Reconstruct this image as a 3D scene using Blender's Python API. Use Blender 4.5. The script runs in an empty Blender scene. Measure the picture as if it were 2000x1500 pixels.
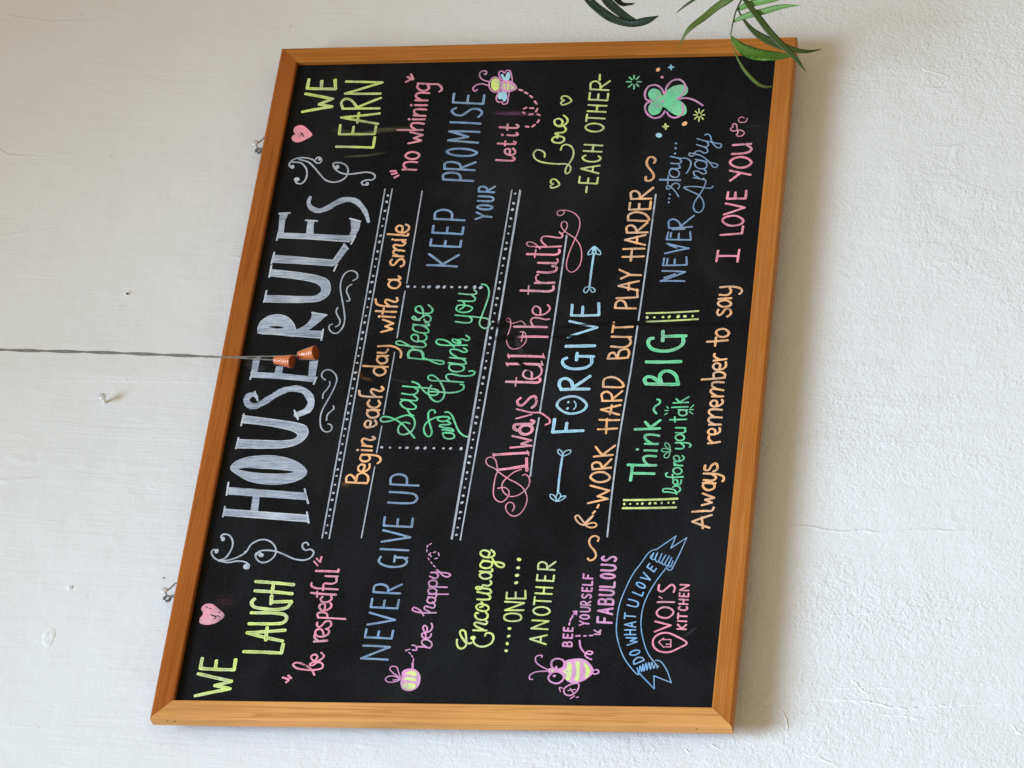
import bpy, bmesh, math, random
from mathutils import Vector, Matrix
from mathutils.geometry import tessellate_polygon

random.seed(7)
S = bpy.context.scene
COL = S.collection

# ------------------------------------------------------------ camera, world, lights, exposure
ROLL = math.radians(-3.1)                    # the board hangs a few degrees off plumb
TILT = Matrix.Rotation(ROLL, 4, 'Y')         # board frame -> world (plumb line = -Z)
cam_d = bpy.data.cameras.new('camera')
cam = bpy.data.objects.new('camera', cam_d)
COL.objects.link(cam)
CM = Matrix(((0.11477162, 0.81104131, -0.57361962, -3.13452512),
             (0.16552380, -0.58497640, -0.79397975, -4.28076439),
             (-0.97950464, -0.00382131, -0.20138533, -1.12442804),
             (0, 0, 0, 1)))
cam.matrix_world = TILT @ CM                 # hand-held telephoto, turned on its side
cam_d.sensor_width = 36.0
cam_d.lens = 7400 / 2000 * 36.0
cam_d.clip_start = 0.05
cam_d.clip_end = 60
S.camera = cam

world = bpy.data.worlds.new('World')
S.world = world
world.use_nodes = True
bg = world.node_tree.nodes['Background']
bg.inputs['Color'].default_value = (1.0, 0.84, 0.57, 1)      # warm light of the room
bg.inputs['Strength'].default_value = 0.49


def area(name, loc, aim, size, power, color, size_y=None, spread=180):
    d = bpy.data.lights.new(name, 'AREA')
    d.energy = power
    d.color = color
    d.size = size
    if size_y:
        d.shape = 'RECTANGLE'
        d.size_y = size_y
    d.spread = math.radians(spread)
    o = bpy.data.objects.new(name, d)
    COL.objects.link(o)
    o.location = loc
    o.rotation_euler = (Vector(aim) - Vector(loc)).to_track_quat('-Z', 'Y').to_euler()
    return o


# cool daylight falling in from above on the left, low on the wall
area('window_light', (-2.05, -2.45, 3.0), (-0.05, 0, -1.8), 2.1, 50, (0.59, 0.77, 1.0), spread=52)

S.render.engine = 'CYCLES'
S.view_settings.view_transform = 'Standard'
S.view_settings.look = 'None'
S.view_settings.exposure = 0
S.view_settings.gamma = 1
S.view_settings.use_curve_mapping = False

# ------------------------------------------------------------ helpers
BW, BH = 1.2, 0.8            # outer size of the chalkboard
RAIL, DEPTH = 0.029, 0.020   # rail width and depth
PANEL = -0.0085              # writing surface, behind the front of the frame
WALL = 0.045                 # wall plane behind the front of the frame


def lin(r, g, b):
    return tuple(((c / 255 / 12.92) if c < 10.3 else ((c / 255 + 0.055) / 1.055) ** 2.4) for c in (r, g, b)) + (1,)


def B(x, z, out=0.0):
    """Board frame (x right, z up, out towards the room) -> world."""
    return TILT @ Vector((x, -out, z))


def tag(o, label=None, cat=None, group=None, kind=None):
    for k, v in (('label', label), ('category', cat), ('group', group), ('kind', kind)):
        if v:
            o[k] = v
    return o


def link(name, me, mats=(), parent=None):
    o = bpy.data.objects.new(name, me)
    COL.objects.link(o)
    for m in mats if isinstance(mats, (list, tuple)) else [mats]:
        me.materials.append(m)
    if parent:
        o.parent = parent
    return o


def from_bm(name, bm, mats, parent=None, smooth=True):
    me = bpy.data.meshes.new(name)
    bmesh.ops.recalc_face_normals(bm, faces=bm.faces)
    bm.to_mesh(me)
    bm.free()
    if smooth:
        for p in me.polygons:
            p.use_smooth = True
    return link(name, me, mats, parent)


def tube(bm, pts, rad, n=10, caps=True):
    pts = [Vector(p) for p in pts]
    rad = rad if isinstance(rad, (list, tuple)) else [rad] * len(pts)
    rings = []
    prev = None
    for i, p in enumerate(pts):
        t = (pts[min(i + 1, len(pts) - 1)] - pts[max(i - 1, 0)]).normalized()
        a = prev if prev is not None else (Vector((0, 1, 0)) if abs(t.y) < 0.9 else Vector((1, 0, 0)))
        u = (a - t * a.dot(t)).normalized()
        prev = u
        v = t.cross(u)
        rings.append([bm.verts.new(p + (u * math.cos(q) + v * math.sin(q)) * rad[i]) for q in
                      [k * 2 * math.pi / n for k in range(n)]])
    for a, b in zip(rings, rings[1:]):
        for k in range(n):
            bm.faces.new((a[k], a[(k + 1) % n], b[(k + 1) % n], b[k]))
    if caps:
        bm.faces.new(rings[0][::-1])
        bm.faces.new(rings[-1])


class NT:
    """Small helper around a material's node tree."""
    def __init__(self, name):
        self.m = bpy.data.materials.new(name)
        self.m.use_nodes = True
        self.t = self.m.node_tree
        self.b = self.t.nodes['Principled BSDF']

    def n(self, kind, **kw):
        nd = self.t.nodes.new(kind)
        for k, v in kw.items():
            if k.startswith('i_'):
                nd.inputs[k[2:].replace('_', ' ')].default_value = v
            else:
                setattr(nd, k, v)
        return nd

    def l(self, a, b):
        self.t.links.new(a, b)

    def coord(self, scale=(1, 1, 1), uv=False, rot=(0, 0, 0)):
        c = self.n('ShaderNodeTexCoord')
        mp = self.n('ShaderNodeMapping')
        mp.inputs['Scale'].default_value = scale
        mp.inputs['Rotation'].default_value = rot
        self.l(c.outputs['UV' if uv else 'Object'], mp.inputs['Vector'])
        return mp.outputs['Vector']

    def noise(self, vec, scale, detail=4, rough=0.55, dist=0.0):
        nd = self.n('ShaderNodeTexNoise')
        nd.inputs['Scale'].default_value = scale
        nd.inputs['Detail'].default_value = detail
        nd.inputs['Roughness'].default_value = rough
        nd.inputs['Distortion'].default_value = dist
        self.l(vec, nd.inputs['Vector'])
        return nd.outputs['Fac']

    def ramp(self, fac, stops):
        r = self.n('ShaderNodeValToRGB')
        e = r.color_ramp.elements
        while len(e) < len(stops):
            e.new(0.5)
        for el, (p, c) in zip(e, stops):
            el.position = p
            el.color = c if len(c) == 4 else tuple(c) + (1,)
        self.l(fac, r.inputs['Fac'])
        return r.outputs['Color']

    def mix(self, fac, a, b, mode='MIX'):
        m = self.n('ShaderNodeMix', data_type='RGBA', blend_type=mode)
        for s, v in ((0, fac), (6, a), (7, b)):
            if isinstance(v, (int, float)):
                m.inputs[s].default_value = v
            elif isinstance(v, tuple):
                m.inputs[s].default_value = v
            else:
                self.l(v, m.inputs[s])
        return m.outputs[2]

    def math(self, op, a, b=0.0, c=0.0):
        m = self.n('ShaderNodeMath', operation=op)
        for i, v in enumerate((a, b, c)):
            if isinstance(v, (int, float)):
                m.inputs[i].default_value = v
            else:
                self.l(v, m.inputs[i])
        return m.outputs[0]

    def bump(self, h, strength, dist, prev=None):
        bp = self.n('ShaderNodeBump')
        bp.inputs['Strength'].default_value = strength
        bp.inputs['Distance'].default_value = dist
        self.l(h, bp.inputs['Height'])
        if prev is not None:
            self.l(prev, bp.inputs['Normal'])
        self.l(bp.outputs['Normal'], self.b.inputs['Normal'])
        return bp.outputs['Normal']

    def set(self, color=None, rough=0.5, spec=0.5, metal=0.0, coat=0.0):
        if color is not None:
            if isinstance(color, tuple):
                self.b.inputs['Base Color'].default_value = color
            else:
                self.l(color, self.b.inputs['Base Color'])
        if isinstance(rough, (int, float)):
            self.b.inputs['Roughness'].default_value = rough
        else:
            self.l(rough, self.b.inputs['Roughness'])
        self.b.inputs['Specular IOR Level'].default_value = spec
        self.b.inputs['Metallic'].default_value = metal
        self.b.inputs['Coat Weight'].default_value = coat
        return self.m


# ------------------------------------------------------------ materials
def mat_wall():
    t = NT('painted_plaster')
    co = t.coord((1, 1, 1))
    brush = t.noise(t.coord((210, 60, 13)), 1.0, 5, 0.65, 0.4)      # vertical brush strokes
    brush2 = t.noise(t.coord((70, 40, 5)), 1.0, 3, 0.55, 0.6)
    grain = t.noise(co, 230, 4, 0.6, 0.3)
    lump = t.noise(co, 95, 3, 0.55, 0.8)
    wave = t.noise(co, 7, 3, 0.5)
    # rougher stipple towards the lower part of the wall
    sep = t.n('ShaderNodeSeparateXYZ')
    t.l(co, sep.inputs[0])
    low = t.n('ShaderNodeMapRange')
    low.inputs['From Min'].default_value = 0.25
    low.inputs['From Max'].default_value = -0.45
    t.l(t.math('ADD', sep.outputs['Z'], t.math('MULTIPLY', t.math('SUBTRACT', wave, 0.5), 0.9)), low.inputs['Value'])
    lowf = low.outputs['Result']
    # thin trowel ridges, broken up
    vor = t.n('ShaderNodeTexVoronoi', feature='DISTANCE_TO_EDGE')
    vor.inputs['Scale'].default_value = 1.0
    warp = t.n('ShaderNodeMixRGB')
    warp.inputs['Fac'].default_value = 0.35
    wn = t.n('ShaderNodeTexNoise')
    wn.inputs['Scale'].default_value = 5.0
    wn.inputs['Detail'].default_value = 4
    t.l(co, wn.inputs['Vector'])
    t.l(t.coord((7, 7, 2.2)), warp.inputs['Color1'])
    t.l(wn.outputs['Color'], warp.inputs['Color2'])
    t.l(warp.outputs['Color'], vor.inputs['Vector'])
    ridge = t.math('SUBTRACT', 1.0, t.math('MINIMUM', t.math('MULTIPLY', vor.outputs['Distance'], 90), 1.0))
    gate = t.n('ShaderNodeMapRange')
    gate.inputs['From Min'].default_value = 0.56
    gate.inputs['From Max'].default_value = 0.64
    t.l(t.noise(co, 3.1, 3, 0.6), gate.inputs['Value'])
    ridge = t.math('MULTIPLY', ridge, gate.outputs['Result'])
    patch = t.n('ShaderNodeMapRange')
    patch.inputs['From Min'].default_value = 0.36
    patch.inputs['From Max'].default_value = 0.66
    t.l(t.noise(t.coord((5.5, 5.5, 3.0)), 1.0, 3, 0.6, 0.6), patch.inputs['Value'])
    pf = patch.outputs['Result']
    inv = t.math('SUBTRACT', 1.0, t.math('MULTIPLY', lowf, 0.55))
    bw = t.math('MULTIPLY', t.math('ADD', 0.10, t.math('MULTIPLY', pf, 0.36)), inv)
    h = t.math('ADD', t.math('MULTIPLY', brush, bw), t.math('MULTIPLY', brush2, t.math('ADD', 0.25, t.math('MULTIPLY', bw, 0.5))))
    h = t.math('ADD', h, t.math('MULTIPLY', grain, t.math('ADD', 0.13, t.math('MULTIPLY', lowf, t.math('ADD', 0.18, t.math('MULTIPLY', pf, 0.42))))))
    h = t.math('ADD', h, t.math('MULTIPLY', lump, t.math('ADD', 0.10, t.math('MULTIPLY', lowf, t.math('ADD', 0.26, t.math('MULTIPLY', pf, 0.55))))))
    h = t.math('ADD', h, t.math('MULTIPLY', ridge, 0.4))
    h = t.math('ADD', h, t.math('MULTIPLY', t.noise(co, 14, 3, 0.5), 1.1))
    t.bump(h, 0.9, 0.0023)
    blot = t.noise(co, 2.3, 4, 0.6)
    c = t.mix(blot, (0.74, 0.72, 0.69, 1), (0.82, 0.81, 0.79, 1))
    speck = t.ramp(t.noise(co, 60, 2, 0.5), [(0.18, (0.86, 0.84, 0.80, 1)), (0.30, (1, 1, 1, 1))])
    c = t.mix(1.0, c, speck, 'MULTIPLY')
    return t.set(c, 0.72, 0.25)


def mat_wood(name, dark, mid, light, scale=1.0, seed=0.0):
    t = NT(name)
    uv = t.coord((1, 1, 1), uv=True)
    mp = t.n('ShaderNodeMapping')
    mp.inputs['Location'].default_value = (seed, seed * 0.37, seed * 1.7)
    mp.inputs['Scale'].default_value = (2.2 * scale, 62, 1)
    t.l(uv, mp.inputs['Vector'])
    n1 = t.noise(mp.outputs['Vector'], 1.0, 3, 0.5, 0.9)
    rings = t.math('FRACT', t.math('MULTIPLY', n1, 7.0))
    line = t.ramp(rings, [(0.0, (0.0,) * 3), (0.55, (0.10,) * 3), (0.84, (0.75,) * 3), (0.95, (1.0,) * 3), (1.0, (0.0,) * 3)])
    mp2 = t.n('ShaderNodeMapping')
    mp2.inputs['Scale'].default_value = (14, 900, 1)
    t.l(uv, mp2.inputs['Vector'])
    fib = t.noise(mp2.outputs['Vector'], 1.0, 3, 0.6)
    big = t.noise(uv, 5.5, 3, 0.5)
    c = t.mix(big, mid, light)
    worn = t.ramp(t.noise(uv, 3.3, 4, 0.65), [(0.30, (0.84, 0.82, 0.80, 1)), (0.62, (1.05, 1.05, 1.05, 1))])
    c = t.mix(1.0, c, worn, 'MULTIPLY')
    c = t.mix(t.math('MULTIPLY', line, 0.62), c, dark)
    fibc = t.ramp(fib, [(0.25, (0.80, 0.78, 0.74, 1)), (0.7, (1.06, 1.05, 1.04, 1))])
    c = t.mix(1.0, c, fibc, 'MULTIPLY')
    spot = t.noise(uv, 38, 2, 0.5)
    spc = t.ramp(spot, [(0.16, (0.45, 0.36, 0.30, 1)), (0.21, (1, 1, 1, 1))])
    c = t.mix(1.0, c, spc, 'MULTIPLY')
    t.bump(t.math('ADD', t.math('MULTIPLY', fib, 0.5), t.math('MULTIPLY', t.noise(uv, 240, 3, 0.5), 0.5)), 0.22, 0.0004)
    r = t.math('ADD', 0.36, t.math('MULTIPLY', t.noise(uv, 30, 3), 0.2))
    return t.set(c, r, 0.22)


def mat_board():
    t = NT('blackboard_paint')
    co = t.coord()
    weave = t.noise(t.coord((260, 100, 900)), 1.0, 3, 0.7)
    weave2 = t.noise(t.coord((900, 100, 200)), 1.0, 3, 0.7)
    w = t.math('MULTIPLY', t.math('ADD', weave, weave2), 0.5)
    dust = t.noise(t.coord((5, 5, 9)), 1.0, 5, 0.62, 0.5)
    c = t.mix(t.ramp(w, [(0.40, (0,) * 3), (0.64, (1,) * 3)]), (0.0034, 0.0031, 0.0034, 1), (0.0150, 0.0143, 0.0155, 1))
    d = t.ramp(dust, [(0.42, (0,) * 3), (0.74, (1,) * 3)])
    c = t.mix(t.math('MULTIPLY', d, 0.4), c, (0.030, 0.030, 0.031, 1))
    t.bump(w, 0.25, 0.0003)
    return t.set(c, 0.62, 0.06)


def mat_chalk(name, col, wear=0.0, streak=0.35, lines=False):
    t = NT('chalk_' + name)
    co = t.coord()
    fine = t.noise(co, 520, 3, 0.65)
    blot = t.noise(co, 60, 4, 0.62)
    slow = t.noise(co, 17, 3, 0.55)
    if lines:
        # hatched by hand along the letters, bare board showing between the lines
        s = t.noise(t.coord((640, 100, 26)), 1.0, 6, 0.75, 0.7)
        v = t.math('ADD', t.math('MULTIPLY', s, 0.75), t.math('MULTIPLY', slow, 0.35))
        shade = t.ramp(v, [(0.40, (0.13, 0.14, 0.17, 1)), (0.50, (0.40, 0.42, 0.47, 1)), (0.60, (0.62, 0.64, 0.68, 1)), (0.72, (0.95, 0.95, 0.96, 1))])
    else:
        # marker ink lies thinner along the middle of a stroke than at its edges,
        # and runs drier along the stroke
        uv = t.n('ShaderNodeTexCoord')
        sep = t.n('ShaderNodeSeparateXYZ')
        t.l(uv.outputs['UV'], sep.inputs[0])
        edge = t.math('ABSOLUTE', sep.outputs['X'])
        mp = t.n('ShaderNodeMapping')
        mp.inputs['Scale'].default_value = (3.2, 60, 1)
        t.l(uv.outputs['UV'], mp.inputs['Vector'])
        dry = t.noise(mp.outputs['Vector'], 1.0, 4, 0.65)
        v = t.math('ADD', t.math('MULTIPLY', blot, 0.42), t.math('MULTIPLY', edge, 0.20))
        v = t.math('ADD', v, t.math('MULTIPLY', dry, 0.30))
        v = t.math('ADD', v, t.math('MULTIPLY', slow, 0.28))
        lo = 1 - streak
        shade = t.ramp(v, [(0.46, (lo * 0.8, lo * 0.82, lo * 0.9, 1)), (0.57, (0.86, 0.87, 0.88, 1)), (0.68, (1.06, 1.06, 1.05, 1))])
    if lines:
        c = t.mix(1.0, col, shade, 'MULTIPLY')
    else:
        # dry, dusty stretches are paler and greyer than wet ones
        g = 0.30 * col[0] + 0.55 * col[1] + 0.15 * col[2]
        pale = tuple(0.52 * x + 0.26 * g + 0.05 for x in col[:3]) + (1,)
        t2 = t.noise(t.coord((26, 26, 26)), 1.0, 3, 0.6, 0.8)
        tone = t.ramp(t2, [(0.44, (0,) * 3), (0.62, (0.85,) * 3)])
        c = t.mix(1.0, t.mix(tone, col, pale), shade, 'MULTIPLY')
    f = t.ramp(fine, [(0.28, (0.72,) * 3), (0.55, (1,) * 3)])
    c = t.mix(1.0, c, f, 'MULTIPLY')
    thr = 0.30 + wear
    gap = t.ramp(t.math('ADD', t.math('MULTIPLY', blot, 0.55), t.math('MULTIPLY', fine, 0.45)),
                 [(thr - 0.05, (1,) * 3), (thr + 0.03, (0,) * 3)])
    c = t.mix(gap, c, (0.03, 0.03, 0.033, 1))
    return t.set(c, 0.85, 0.15)


M = {}
M['wall'] = mat_wall()
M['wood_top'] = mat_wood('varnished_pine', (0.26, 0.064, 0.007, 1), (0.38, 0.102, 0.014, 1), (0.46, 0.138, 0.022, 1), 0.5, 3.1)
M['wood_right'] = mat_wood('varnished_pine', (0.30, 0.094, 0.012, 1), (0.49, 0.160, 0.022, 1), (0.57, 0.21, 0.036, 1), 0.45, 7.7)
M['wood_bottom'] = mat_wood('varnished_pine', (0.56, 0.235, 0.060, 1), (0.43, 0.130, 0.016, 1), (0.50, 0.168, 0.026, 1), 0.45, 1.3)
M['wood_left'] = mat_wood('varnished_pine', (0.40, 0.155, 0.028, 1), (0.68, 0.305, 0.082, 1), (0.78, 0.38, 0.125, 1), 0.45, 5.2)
M['board'] = mat_board()
CH = dict(lime=(212, 226, 128), pink=(242, 152, 168), rose=(222, 150, 194), orange=(246, 184, 128), green=(116, 212, 154),
          blue=(130, 157, 188), skyblue=(166, 210, 226), banner=(132, 180, 222), white=(184, 189, 197), heading=(214, 218, 224), outline=(206, 210, 216))
for k, v in CH.items():
    c = tuple(x * 1.2 for x in lin(*v)[:3]) + (1,)
    M[k] = mat_chalk(k, c, wear=0.075 if k in ('orange', 'pink') else 0.04,
                     streak=0.42 if k in ('white', 'blue', 'pink') else 0.34, lines=(k == 'heading'))


def simple(name, col, rough=0.5, spec=0.5, metal=0.0, bump=0.0, bs=200, coat=0.0, var=0.25):
    t = NT(name)
    n = t.noise(t.coord(), bs, 4, 0.6)
    lo = tuple(x * (1 - var) for x in col[:3]) + (1,)
    c = t.mix(n, lo, col)
    if bump:
        t.bump(n, bump, 0.001)
    return t.set(c, rough, spec, metal, coat)


M['steel'] = simple('dull_steel', (0.30, 0.30, 0.31, 1), 0.38, 0.5, 0.85, 0.2, 900)
M['zinc'] = simple('bright_zinc', (0.80, 0.80, 0.79, 1), 0.35, 0.5, 0.35, 0.2, 700)
M['dark'] = simple('hole_shadow', (0.015, 0.013, 0.012, 1), 0.9, 0.1)
M['scratch'] = simple('scratched_bare_board', (0.010, 0.010, 0.011, 1), 0.8, 0.05)
M['cord'] = simple('grey_twine', (0.30, 0.265, 0.225, 1), 0.9, 0.1, 0, 0.6, 1200, 0, 0.5)
M['toggle'] = simple('orange_lacquer', (0.66, 0.15, 0.022, 1), 0.09, 0.9, 0, 1.0, 300, 1.0, 0.35)
M['toggle_end_shade'] = simple('orange_shaded_end', (0.30, 0.062, 0.012, 1), 0.6, 0.2)  # shade on the downward-facing end, painted as a darker orange


def mat_leaf(name, a, b):
    t = NT(name)
    uv = t.n('ShaderNodeTexCoord')
    mp = t.n('ShaderNodeMapping')
    mp.inputs['Scale'].default_value = (7, 0.25, 1)
    t.l(uv.outputs['UV'], mp.inputs['Vector'])
    vein = t.noise(mp.outputs['Vector'], 2.0, 4, 0.6)
    blot = t.noise(t.coord(), 30, 3, 0.5)
    c = t.mix(t.math('MULTIPLY', t.math('ADD', vein, blot), 0.5), a, b)
    t.bump(blot, 0.2, 0.001)
    t.b.inputs['Transmission Weight'].default_value = 0.0
    t.b.inputs['Subsurface Weight'].default_value = 0.0
    return t.set(c, 0.45, 0.35)


M['leaf_bright'] = mat_leaf('bright_leaf', (0.06, 0.16, 0.012, 1), (0.15, 0.32, 0.045, 1))
M['leaf_mid'] = mat_leaf('mid_leaf', (0.085, 0.14, 0.025, 1), (0.17, 0.24, 0.06, 1))
M['leaf_dark'] = mat_leaf('dark_leaf', (0.028, 0.048, 0.008, 1), (0.065, 0.10, 0.018, 1))
M['leaf_deep'] = mat_leaf('deep_leaf', (0.008, 0.020, 0.011, 1), (0.022, 0.045, 0.022, 1))
M['stem'] = simple('green_stem', (0.06, 0.085, 0.03, 1), 0.5, 0.4)


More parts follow.
